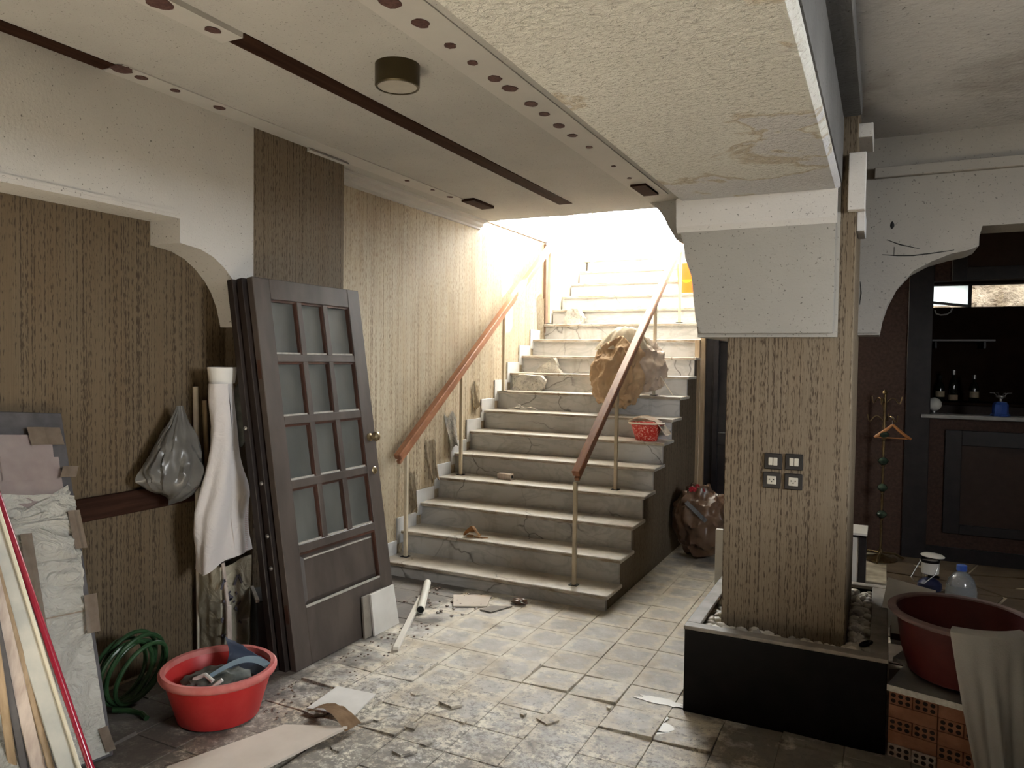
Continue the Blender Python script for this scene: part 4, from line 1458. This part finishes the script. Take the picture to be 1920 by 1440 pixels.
# ------------------------------------------------------------------ litter on the hall floor
tag(done(B().bar((-2.655 + .24, 3.437, .013), (-2.794, 4.274, .015), .034, .022, (.9, .4, 0), .002), 'pvc_trunking', PVC), 'white square trunking lying on the floor before the stairs', 'trunking')
t_ = thing('pvc_tube', (-2.634, 4.02, .0), 'short white round tube lying across the white trunking', 'tube')
d = Vector((-2.91, 4.53, .026)) - Vector((-2.634, 4.02, .026))
done(B().tube([Vector((-2.634, 4.02, .027)), Vector((-2.634, 4.02, .027)) + d], .026, 16), 'tube_body', PVC, t_, True)
b = B()
b.M = Matrix.Translation(Vector((-2.634, 4.02, .027)) - d.normalized() * .001) @ rotto(d)
b.lathe([(.023, 0), (.001, 0.0)], 16, None, 1, 1, False, True)
done(b, 'hollow_end', BLACK, t_)

b = B()
q = [(-2.046, 2.556), (-2.30, 2.44), (-2.50, 2.0), (-2.20, 1.93)]
b.poly([(x, y, .045 if i < 2 else .02) for i, (x, y) in enumerate(q)] + [(x, y, .033 if i < 2 else .008) for i, (x, y) in enumerate(q)],
       [(0, 1, 2, 3), (4, 7, 6, 5), (0, 4, 5, 1), (1, 5, 6, 2), (2, 6, 7, 3), (3, 7, 4, 0)])
tag(done(b, 'board_scrap', PINKB), 'pale pinkish board lying on the floor at the bottom of the frame', 'board')
b = B()
b.grid(lambda u, v: (-2.30 + .26 * u, 2.585 + .11 * v - .05 * u, .012 + .075 * math.sin(PI * (.12 + .80 * u)) * (1 - .35 * v) + .006 * noise.noise((u * 8, v * 8, 0))), 18, 8, .005)
tag(done(b, 'veneer_scrap', BARK, None, 60), 'curled brown veneer scrap behind the pale board on the floor', 'veneer')


def flat_piece(name, pts, z, m, lab, ct, th=.006):
    tag(done(B().prism(pts, 'z', z, z + th), name, m), lab, ct)


flat_piece('tile_shard', [(-2.635, 4.435), (-2.513, 4.23), (-2.315, 4.335), (-2.40, 4.56)], .004, PINKB, 'flat buff tile lying loose before the bottom step', 'tile')
flat_piece('slate_shard', [(-2.33, 4.26), (-2.24, 4.25), (-2.17, 4.42), (-2.30, 4.36)], .003, RIMDUST, 'small grey shard beside the loose buff tile', 'shard')
flat_piece('vinyl_flap', [(-2.36, 2.65), (-2.12, 2.69), (-2.164, 2.92), (-2.386, 2.90)], .010, WHITEB, 'stained whitish tile lying askew on top of the floor', 'tile', .007)
b = B()
b.blob((-2.15, 4.50, .018), (.055, .035, .022), 3, .4, 2, 6)
tag(done(b, 'leaf_clump', BROWNBAG), 'small dark clump of leaves against the bottom step', 'leaves')
b = B()
for k in range(60):
    x, y = -2.86 + .5 * random.random(), 4.05 + .5 * random.random()
    s = random.uniform(.004, .014)
    b.blob((x, y, s * .4), (s, s * 1.2, s * .5), 1, .3, 2, k)
for k in range(120):
    y = 2.5 + 1.4 * random.random()
    x = -2.62 + .25 * random.random() ** 2
    s = random.uniform(.003, .009)
    b.blob((x, y, s * .4), (s, s * 1.2, s * .5), 1, .3, 2, k)
done(b, 'floor_crumbs', BROWNBAG, fl, kind='stuff')

# ------------------------------------------------------------------ planter round the pillar
PX0, PX1, PY0, PY1, PZ = -0.805, 0.050, 3.486, 4.655, 0.41
t_ = thing('planter', (-0.378, 4.07, 0), 'black lacquered planter box with pebbles built around the papered pillar', 'planter')
th = .03
for bx in ((PX0, PX1, PY0, PY0 + th), (PX0, PX1, PY1 - th, PY1), (PX0, PX0 + th, PY0 + th, PY1 - th), (PX1 - th, PX1, PY0 + th, PY1 - th)):
    done(B().box(*bx, 0.0, PZ - .018, .003), 'side_panel', BLACKLAC, t_)
for bx in ((PX0 - .004, PX1 + .004, PY0 - .004, PY0 + .06), (PX0 - .004, PX1 + .004, PY1 - .06, PY1 + .004), (PX0 - .004, PX0 + .062, PY0 + .06, PY1 - .06), (PX1 - .07, PX1 + .004, PY0 + .06, PY1 - .06)):
    done(B().box(*bx, PZ - .018, PZ, .003), 'rim', RIMDUST, t_)
done(B().box(PX0 + th, PX1 - th, PY0 + th, PY1 - th, .25, .355), 'bed', GROUT, t_)
b = B()
cnt = 0
while cnt < 420:
    x, y = random.uniform(PX0 + .075, PX1 - .08), random.uniform(PY0 + .07, PY1 - .07)
    if -.685 < x < -.105 and 3.635 < y < 4.505:
        continue
    cnt += 1
    s = random.uniform(.012, .026)
    if random.random() < .06:
        s *= 1.6
    b.blob((x, y, .36 + s * .35 + random.uniform(0, .018)), (s, s * random.uniform(.7, 1.2), s * random.uniform(.5, .8)), 1 if s < .02 else 2, .18, 1.5, cnt, Matrix.Rotation(random.uniform(0, PI), 4, 'Z'))
done(b, 'pebbles', STONES, t_, 70, kind='stuff')
b = B()
b.tube([(.0 + -.035 + .022 * math.cos(a), 3.66 + .022 * math.sin(a), .404 + .010 * math.cos(a)) for a in [2 * PI * k / 16 for k in range(17)]], .007, 8)
tag(done(b, 'black_ring', BLACKLAC, None, True), 'small shiny black ring lying on the pebbles in the planter', 'ring')
tag(done(B().box(-0.90, -0.70, 4.668, 4.70, 0, .62, .003), 'white_plank', WHITEB), 'white board standing upright behind the planter by the pillar', 'board')

# switches and sockets
for (x, z, k) in ((-.447, 1.193, 0), (-.355, 1.196, 0), (-.451, 1.105, 1), (-.356, 1.105, 1)):
    nm = ('light_switch', 'power_socket')[k]
    side = 'left' if x < -.4 else 'right'
    t_ = thing(nm, (x, 3.65, z - .037), ('ivory double rocker switch in a charcoal frame on the pillar, %s of the pair' if k == 0 else 'ivory three-hole socket in a charcoal frame on the pillar, %s of the pair') % side, ('switch', 'socket')[k], ('rocker switches on the pillar', 'sockets on the pillar')[k])
    b = B()
    w, h = .039, .037
    b.box(x - w, x + w, 3.641, 3.65, z - h, z + h, .003)
    done(b, 'frame', SWITCHF, t_)
    if k == 0:
        done(B().box(x - .020, x - .0008, 3.637, 3.642, z - .018, z + .018, .002), 'rocker', SWITCHI, t_)
        done(B().box(x + .0008, x + .020, 3.636, 3.642, z - .018, z + .018, .002), 'rocker', SWITCHI, t_)
    else:
        done(B().box(x - .0205, x + .0205, 3.638, 3.642, z - .0195, z + .0195, .002), 'insert', SWITCHI, t_)
        b = B()
        for dx, dz in ((-.009, .004), (.009, .004), (0, -.006)):
            b.box(x + dx - .0025, x + dx + .0025, 3.6365, 3.6385, z + dz - .0025, z + dz + .0025)
        done(b, 'holes', BLACK, t_)

# ------------------------------------------------------------------ brick plinth, slab, maroon tub, towel
PM = Matrix.Translation((.057, 3.491, 0)) @ Matrix.Rotation(R(-14.6), 4, 'Z')
t_ = thing('brick_plinth', (.057, 3.491, 0), 'low plinth of hollow clay bricks to the right of the black planter', 'bricks', None, Matrix.Rotation(R(-14.6), 4, 'Z'))
RH = .0560


def brick(u0, u1, z0, holes, pale, dv):
    m = BRICKPALE if pale else BRICK
    b = B(PM)
    b.box(u0 + .0012, u1 - .0012, dv, dv + (.18 if holes else .088), z0 + .001, z0 + RH - .001, .002)
    o = done(b, 'brick', m, t_)
    if holes:
        b = B(PM)
        for i in range(3):
            for j in range(2):
                cx_ = u0 + (u1 - u0) * (.20 + .30 * i)
                cz_ = z0 + RH * (.29 + .42 * j)
                b.poly([(cx_ + .0098 * math.cos(2 * PI * k / 10), dv - .0008, cz_ + .0088 * math.sin(2 * PI * k / 10)) for k in range(10)], [tuple(range(10))])
        done(b, 'holes', HOLE, o)


for r in range(5):
    z0 = RH * (4 - r)
    a, c = (True, False) if r % 2 == 0 else (False, True)
    for base, hol in ((0, a), (.185, c)):
        pale = (r == 4 and base == 0)
        if hol:
            brick(base, base + .0925, z0, True, pale, random.uniform(0, .006))
            brick(base + .0925, base + .185, z0, True, pale, random.uniform(0, .008))
        else:
            brick(base, base + .185, z0, False, False, random.uniform(0, .006))
b = B(PM)
b.box(.004, .366, .19, .82, 0, .278)
done(b, 'core', BRICK, t_)
t2 = thing('marble_slab', (.057, 3.491, .281), 'grey marble slab with a rough white edge lying on the brick plinth', 'slab', None, Matrix.Rotation(R(-14.6), 4, 'Z'))
b = B(PM)
b.box(-.004, .39, -.006, .86, .281, .307)
done(b, 'slab_top', MARBLESLAB, t2)
b = B(PM)
b.box(-.005, .391, -.008, -.004, .281, .306)
done(b, 'rough_edge', SLABEDGE, t2)
t2 = thing('slab_offcut', (.10, 3.80, .308), 'small marble offcut with a rough edge lying under the maroon tub', 'slab')
MO = Matrix.Translation((.075, 3.76, .308)) @ Matrix.Rotation(R(-20), 4, 'Z')
b = B(MO)
b.box(0, .30, 0, .22, 0, .02)
done(b, 'slab_top', MARBLESLAB, t2)
b = B(MO)
b.box(0, .30, -.003, .0, .0, .02)
done(b, 'rough_edge', SLABEDGE, t2)

MC = (.325, 3.665)
MZ = .329
t_ = thing('maroon_tub', (MC[0], MC[1], MZ), 'large dusty maroon washtub on the marble slab', 'tub')
Mm = Matrix.Translation((MC[0], MC[1], MZ)) @ Matrix.Rotation(R(1.0), 4, 'Y')
b = B()
b.lathe([(.178, 0), (.195, .010), (.225, .10), (.252, .262), (.246, .264), (.215, .09), (.18, .02), (.10, .014)], 48, Mm)
done(b, 'tub_body', MAROON, t_, 40)
b = B()
b.lathe([(.250, .240), (.272, .246), (.284, .258), (.284, .266), (.272, .274), (.252, .270), (.246, .255)], 56, Mm, 1, 1, False, False)
done(b, 'rim', MAROONRIM, t_, 50)


def towelf(u, v):
    # v 0 inside the tub, over the rim at ~.18, then down outside
    ang = R(-102 + 62 * u) if True else 0
    if v < .14:
        r, z = .235, MZ + .18 + .10 * (v / .14)
    elif v < .22:
        k = (v - .14) / .08
        r, z = .235 + .058 * k, MZ + .283 - .004 * k
    else:
        k = (v - .22) / .78
        r, z = .296 + .035 * k, MZ + .278 - .60 * k * (1 - .10 * math.sin(5 * u))
    k = max(0, (v - .22) / .78)
    squeeze = 1 - .42 * k
    aa = R(-70) + (ang - R(-70)) * squeeze + R(7) * k
    f = .020 * k * math.sin(u * 17 + 1.2 * k) + .012 * k * math.sin(u * 31 + 2)
    rr_ = r + f + .006 * noise.noise((u * 5, v * 7, 3)) * (1 if v > .2 else 0)
    return (MC[0] + rr_ * math.cos(aa), MC[1] + rr_ * math.sin(aa), max(z, .01))


b = B()
b.grid(towelf, 44, 40, .004)
tag(done(b, 'towel', TOWEL, None, 60), 'stained off-white towel draped over the rim of the maroon tub', 'towel')
t_ = thing('white_box', (.10, 4.04, .308), 'small white carton with a dark red band wedged behind the maroon tub', 'box')
done(B().box(.068, .17, 4.0, 4.12, .308, .45, .003), 'carton', WHITEB, t_)
done(B().box(.066, .172, 3.998, 4.122, .33, .36, .001), 'band', MAROON, t_)
b = B()
b.bar((.12, 4.22, .308), (.16, 4.27, .54), .22, .004, (1, 0.1, 0))
tag(done(b, 'paper_card', WHITEB), 'white card standing up behind the maroon tub', 'card')

# ------------------------------------------------------------------ things on the bar room floor
LX, LY = .350, 6.25
t_ = thing('camping_lantern', (LX, LY, 0), 'white enamel camping lantern with flat lid and navy gas base, on the bar floor', 'lantern')
ML = Matrix.Translation((LX, LY, 0))
b = B()
b.lathe([(.075, 0), (.082, .02), (.08, .05), (.055, .075), (.02, .09)], 24, ML)
done(b, 'gas_base', NAVY, t_, True)
b = B()
b.lathe([(.012, .085), (.016, .10), (.016, .115)], 12, ML)
b.tube([(LX + .02, LY, .10), (LX + .06, LY - .01, .10)], .010, 8)
done(b, 'valve', BLACKLAC, t_, True)
b = B()
b.lathe([(.045, .115), (.058, .125), (.060, .215), (.056, .215), (.05, .13)], 24, ML)
done(b, 'pot', WHITEP, t_, True)
b = B()
b.lathe([(.061, .205), (.063, .222), (.061, .226)], 24, ML, 1, 1, False, False)
done(b, 'dark_band', BLACKLAC, t_, True)
b = B()
b.lathe([(.078, .250), (.080, .254), (.07, .262), (.01, .266)], 24, ML @ Matrix.Rotation(R(3), 4, 'Y'))
done(b, 'lid', WHITEP, t_, True)
for s in (-1, 1):
    b = B()
    b.tube([(LX + s * .055, LY, .225), (LX + s * .055, LY, .25)], .003, 6)
    done(b, 'lid_post', BLACKLAC, t_)
b = B()
b.tube([(LX - .06, LY - .01, .22), (LX - .10, LY - .03, .14), (LX - .125, LY - .05, .09), (LX - .10, LY - .06, .06), (LX - .04, LY - .065, .055), (LX + .03, LY - .06, .13), (LX + .06, LY - .01, .22)], .003, 6)
done(b, 'wire_bail', STEEL, t_, True)

BX, BY = .505, 5.75
t_ = thing('water_jug', (BX, BY, 0), 'clear plastic water jug with a blue cap on the bar floor', 'bottle')
MJ = Matrix.Translation((BX, BY, 0))
b = B()
b.lathe([(.08, 0), (.092, .01), (.093, .16), (.090, .165), (.090, .18), (.075, .23), (.045, .268), (.027, .278), (.027, .292)], 28, MJ)
done(b, 'jug_body', CLEARPL, t_, True)
b = B()
b.lathe([(.084, .006), (.088, .012), (.089, .15), (.02, .151)], 28, MJ)
done(b, 'water', WHITEP, t_, True)
b = B()
b.lathe([(.031, .288), (.032, .292), (.031, .322), (.028, .325)], 20, MJ)
done(b, 'cap', BLUECAN, t_, True)

t_ = thing('white_cabinet', (-.17, 6.1, 0), 'low white cabinet edged in black, just visible right of the pillar foot', 'cabinet')
done(B().box(-.40, -.125, 6.0, 6.3, 0, .385), 'body', WHITEP, t_)
done(B().box(-.41, -.07, 5.98, 6.3, .40, .418, .002), 'top', WHITEB, t_)
done(B().box(-.125, -.075, 5.985, 6.3, 0, .40, .002), 'black_stile', BLACKWOOD, t_)
done(B().box(-.405, -.075, 5.985, 6.3, .385, .40, .002), 'black_rail', BLACKWOOD, t_)

# coat stand of brass and green onyx, with a hanger
HX, HY = .022, 7.02
t_ = thing('coat_stand', (HX, HY, 0), 'brass and green onyx coat stand with curled hooks', 'coat stand')
MH = Matrix.Translation((HX, HY, 0))
b = B()
b.lathe([(.13, 0), (.13, .012), (.06, .03), (.02, .05), (.016, .09)], 24, MH)
for k in range(3):
    a = 2 * PI * k / 3 + .4
    b.tube([(HX, HY, .06), (HX + .12 * math.cos(a), HY + .12 * math.sin(a), .05), (HX + .19 * math.cos(a), HY + .19 * math.sin(a), .012)], .010, 8)
done(b, 'base', OLDBRASS, t_, True)
zs = [.385, .611, .836, 1.061]
prev = .09
for z in zs:
    b = B()
    b.lathe([(.010, prev), (.012, (prev + z) / 2), (.010, z - .05), (.018, z - .045), (.018, z - .035), (.012, z - .03)], 14, MH)
    done(b, 'brass_rod', OLDBRASS, t_, True)
    b = B()
    b.lathe([(.010, z - .035), (.03, z - .022), (.043, z - .004), (.043, z + .006), (.028, z + .024), (.012, z + .034)], 20, MH)
    done(b, 'onyx_knob', ONYX, t_, True)
    prev = z + .03
b = B()
b.lathe([(.010, prev), (.016, 1.14), (.011, 1.16), (.013, 1.28), (.018, 1.30), (.012, 1.40), (.022, 1.41), (.016, 1.43), (.004, 1.44)], 14, MH)
done(b, 'top_rod', OLDBRASS, t_, True)
for k in range(6):
    a = 2 * PI * k / 6 + .3
    zz = 1.18 if k % 2 else 1.33
    pts = []
    for j in range(12):
        f = j / 11
        rr_ = .015 + .12 * f + .02 * math.sin(f * PI)
        pts.append((HX + rr_ * math.cos(a), HY + rr_ * math.sin(a), zz + .035 * math.sin(f * 2 * PI) + .05 * f * f))
    done(B().tube(pts, .005, 6), 'hook', OLDBRASS, t_, True)
b = B()
b.tube([(.085, 6.99, 1.150), (.13, 6.985, 1.105), (.19, 6.985, 1.055), (.225, 6.985, 1.035)], [.010, .014, .014, .010], 8)
b.tube([(.085, 6.99, 1.150), (.04, 7.0, 1.105), (-.03, 7.005, 1.05), (-.05, 7.005, 1.035)], [.010, .014, .014, .010], 8)
hg = done(b, 'coat_hanger', HANGER, None, True, 'orange wooden coat hanger hooked on the coat stand', 'hanger')
done(B().tube([(-.05, 7.005, 1.037), (.225, 6.985, 1.037)], .005, 6), 'bar', HANGER, hg)
done(B().tube([(.085, 6.99, 1.15), (.083, 6.99, 1.18), (.095, 6.99, 1.20), (.085, 6.99, 1.215), (.07, 6.995, 1.205)], .003, 6), 'hook', STEEL, hg)

# brown parcel behind the stairs with silk flowers
b = B()
b.blob((-1.315, 6.30, .305), (.235, .20, .31), 5, .20, 1.7, 21, Matrix.Rotation(R(-12), 3, 'Y'), True, -.82)
bp = done(b, 'brown_parcel', BROWNBAG, None, 40, 'bulging brown waxed paper parcel on the floor beside the stairs', 'parcel')
b = B()
b.bar((-1.42, 6.105, .50), (-1.25, 6.09, .36), .035, .004, (.3, 0, .8))
done(b, 'clear_tape', CLEARPL, bp)
t_ = thing('silk_flowers', (-1.36, 6.26, .58), 'red and white silk flowers lying on top of the brown parcel', 'flowers')
for k in range(9):
    x, y, z = -1.37 + random.uniform(-.05, .06), 6.24 + random.uniform(-.04, .04), .585 + random.uniform(0, .045)
    b = B()
    for q in range(5):
        a = 2 * PI * q / 5
        b.blob((x + .012 * math.cos(a), y, z + .012 * math.sin(a)), (.010, .006, .010), 1, .2, 2, q)
    done(b, 'flower', FLOWERR if k % 3 else FLOWERW, t_)

# ------------------------------------------------------------------ the bar
t_ = thing('bar_counter', (1.2, YB, 0), 'dark brown bar counter with a black framed front panel', 'bar')
done(B().box(.366, 2.45, YB, YB + .10, 0, 1.20), 'front', CORK, t_)
done(B().box(.182, .366, YB - .03, YB + .13, 0, 2.60, .004), 'post', BLACKWOOD, t_)
b = B()
for bx in ((.485, .605, .24, 1.11), (1.75, 1.87, .24, 1.11), (.605, 1.75, .985, 1.11), (.605, 1.75, .24, .32)):
    b.box(bx[0], bx[1], YB - .025, YB + .005, bx[2], bx[3], .003)
done(b, 'panel_frame', BLACKWOOD, t_)
done(B().box(.605, 1.75, YB - .010, YB + .005, .32, .985), 'panel', CORKDARK, t_)
done(B().box(.366, 2.45, YB - .02, YB + .0, 0, .12), 'plinth', BLACKWOOD, t_)
done(B().box(.30, 2.45, YB - .06, YB + .20, 1.205, 1.235, .004), 'bar_top', BARTOP, t_, False, 'pale dusty bar top')
t_ = thing('overhead_cabinet', (1.2, YB, 2.36), 'dark overhead bar panel with black frame above the serving opening', 'cabinet')
b = B()
for bx in ((.495, .605, 2.36, 2.90), (.605, 2.4, 2.36, 2.465)):
    b.box(bx[0], bx[1], YB - .03, YB + .0, bx[2], bx[3], .003)
done(b, 'panel_frame', BLACKWOOD, t_)
done(B().box(.605, 2.4, YB - .012, YB + .0, 2.465, 2.90), 'panel', CORKDARK, t_)

t_ = thing('back_bar_shelf', (.65, 8.45, 1.88), 'thin grey shelf on the back wall of the bar below the long window', 'shelf')
done(B().box(.36, .95, 8.40, 8.6, 1.885, 1.903, .002), 'board', BARTOP, t_)
b = B()
for x in (.45, .86):
    b.box(x, x + .02, 8.45, 8.6, 1.82, 1.885)
done(b, 'brackets', BLACKWOOD, t_, kind='stuff')
t_ = thing('back_bar_cabinet', (.9, 8.4, 0), 'dark back bar cupboard carrying the bottles', 'cabinet')
done(B().box(.30, 2.3, 8.15, 8.6, 0, 1.28), 'body', CORKDARK, t_)
done(B().box(.30, 2.3, 8.10, 8.6, 1.28, 1.305, .003), 'top', BACKBAR, t_)
for x, h, lab, k in ((.495, .245, 'short dark liquor bottle with a cream label, left of three', 0), (.605, .30, 'tall dark liquor bottle with a pale neck, middle of three', 1), (.775, .255, 'dark liquor bottle with a slanted pale label, right of three', 2)):
    bt = thing('liquor_bottle', (x, 8.25, 1.305), lab, 'bottle', 'bottles on the back bar')
    Mq = Matrix.Translation((x, 8.25, 1.305))
    b = B()
    b.lathe([(.036, 0), (.040, .006), (.040, h * .55), (.030, h * .68), (.015, h * .76), (.014, h * .96), (.016, h)], 20, Mq)
    done(b, 'glass', BOTTLEGL, bt, True)
    b = B()
    b.lathe([(.0408, h * (.18 if k != 1 else .05)), (.0408, h * (.40 if k != 1 else .22))], 20, Mq, 1, 1, False, False)
    done(b, 'label', BLABEL, bt, True)
    b = B()
    b.lathe([(.0175, h * .86), (.0175, h * 1.01), (.004, h * 1.015)], 16, Mq)
    done(b, 'cap', STEEL if k else BLACK, bt, True)

t_ = thing('globe_lamp', (.40, 7.35, 1.235), 'small frosted glass globe on a foot on the bar top', 'globe')
Mg = Matrix.Translation((.40, 7.35, 1.235))
b = B()
b.lathe([(.045, 0), (.04, .008), (.018, .012), (.018, .03)], 20, Mg)
done(b, 'foot', STEEL, t_, True)
b = B()
b.lathe([(.020, .025), (.045, .04), (.060, .07), (.058, .10), (.040, .125), (.015, .137), (.002, .139)], 24, Mg)
done(b, 'globe', GLOBE, t_, 70)
t_ = thing('gas_stove', (.885, 7.38, 1.235), 'small blue camping gas stove with a steel burner on the bar top', 'stove')
Mg = Matrix.Translation((.885, 7.38, 1.235))
b = B()
b.lathe([(.072, 0), (.072, .012), (.060, .02), (.058, .095), (.045, .115), (.015, .122)], 8, Mg)
done(b, 'gas_can', BLUECAN, t_)
b = B()
b.lathe([(.012, .118), (.012, .15), (.035, .158), (.035, .168), (.01, .172)], 16, Mg)
done(b, 'burner', STEEL, t_, True)
for k in range(4):
    a = PI / 2 * k + .3
    b = B()
    b.tube([(.885 + .012 * math.cos(a), 7.38 + .012 * math.sin(a), 1.235 + .145), (.885 + .05 * math.cos(a), 7.38 + .05 * math.sin(a), 1.235 + .19), (.885 + .085 * math.cos(a), 7.38 + .085 * math.sin(a), 1.235 + .192)], .004, 6)
    done(b, 'pan_support', STEEL, t_, True)

# broken tile flakes and white paint smears on the hall floor
b = B()
for k in range(22):
    x, y = random.uniform(-2.45, -1.0), 2.25 + 1.1 * random.random() ** 1.3
    a0 = random.uniform(0, 6.3)
    r = random.uniform(.02, .075)
    n = random.choice((4, 5, 5, 6))
    pts = [(x + r * random.uniform(.55, 1.1) * math.cos(a0 + 2 * PI * i / n), y + r * random.uniform(.55, 1.1) * math.sin(a0 + 2 * PI * i / n)) for i in range(n)]
    z = random.uniform(.002, .006)
    tx, ty = random.uniform(-.08, .08), random.uniform(-.08, .08)
    top = [(p[0], p[1], z + .003 + abs(tx * (p[0] - x)) + abs(ty * (p[1] - y))) for p in pts]
    bot = [(p[0], p[1], .0005) for p in pts]
    b.poly(top + bot, [tuple(range(n)), tuple(range(2 * n - 1, n - 1, -1))] + [(i, n + i, n + (i + 1) % n, (i + 1) % n) for i in range(n)])
done(b, 'tile_flakes', TILE, fl, kind='stuff')
for (cx_, cy_, rx, ry, sd) in ((-.93, 3.53, .13, .035, 1), (-.90, 3.28, .085, .10, 2), (-.82, 3.20, .05, .05, 3)):
    pts = []
    for i in range(26):
        a = 2 * PI * i / 26
        k = 1 + .55 * noise.noise((math.cos(a) * 2.5, math.sin(a) * 2.5, sd * 3.3))
        pts.append((cx_ + rx * k * math.cos(a), cy_ + ry * k * math.sin(a)))
    done(B().prism(pts, 'z', .0005, .0022), 'paint_smear', PVC, fl)
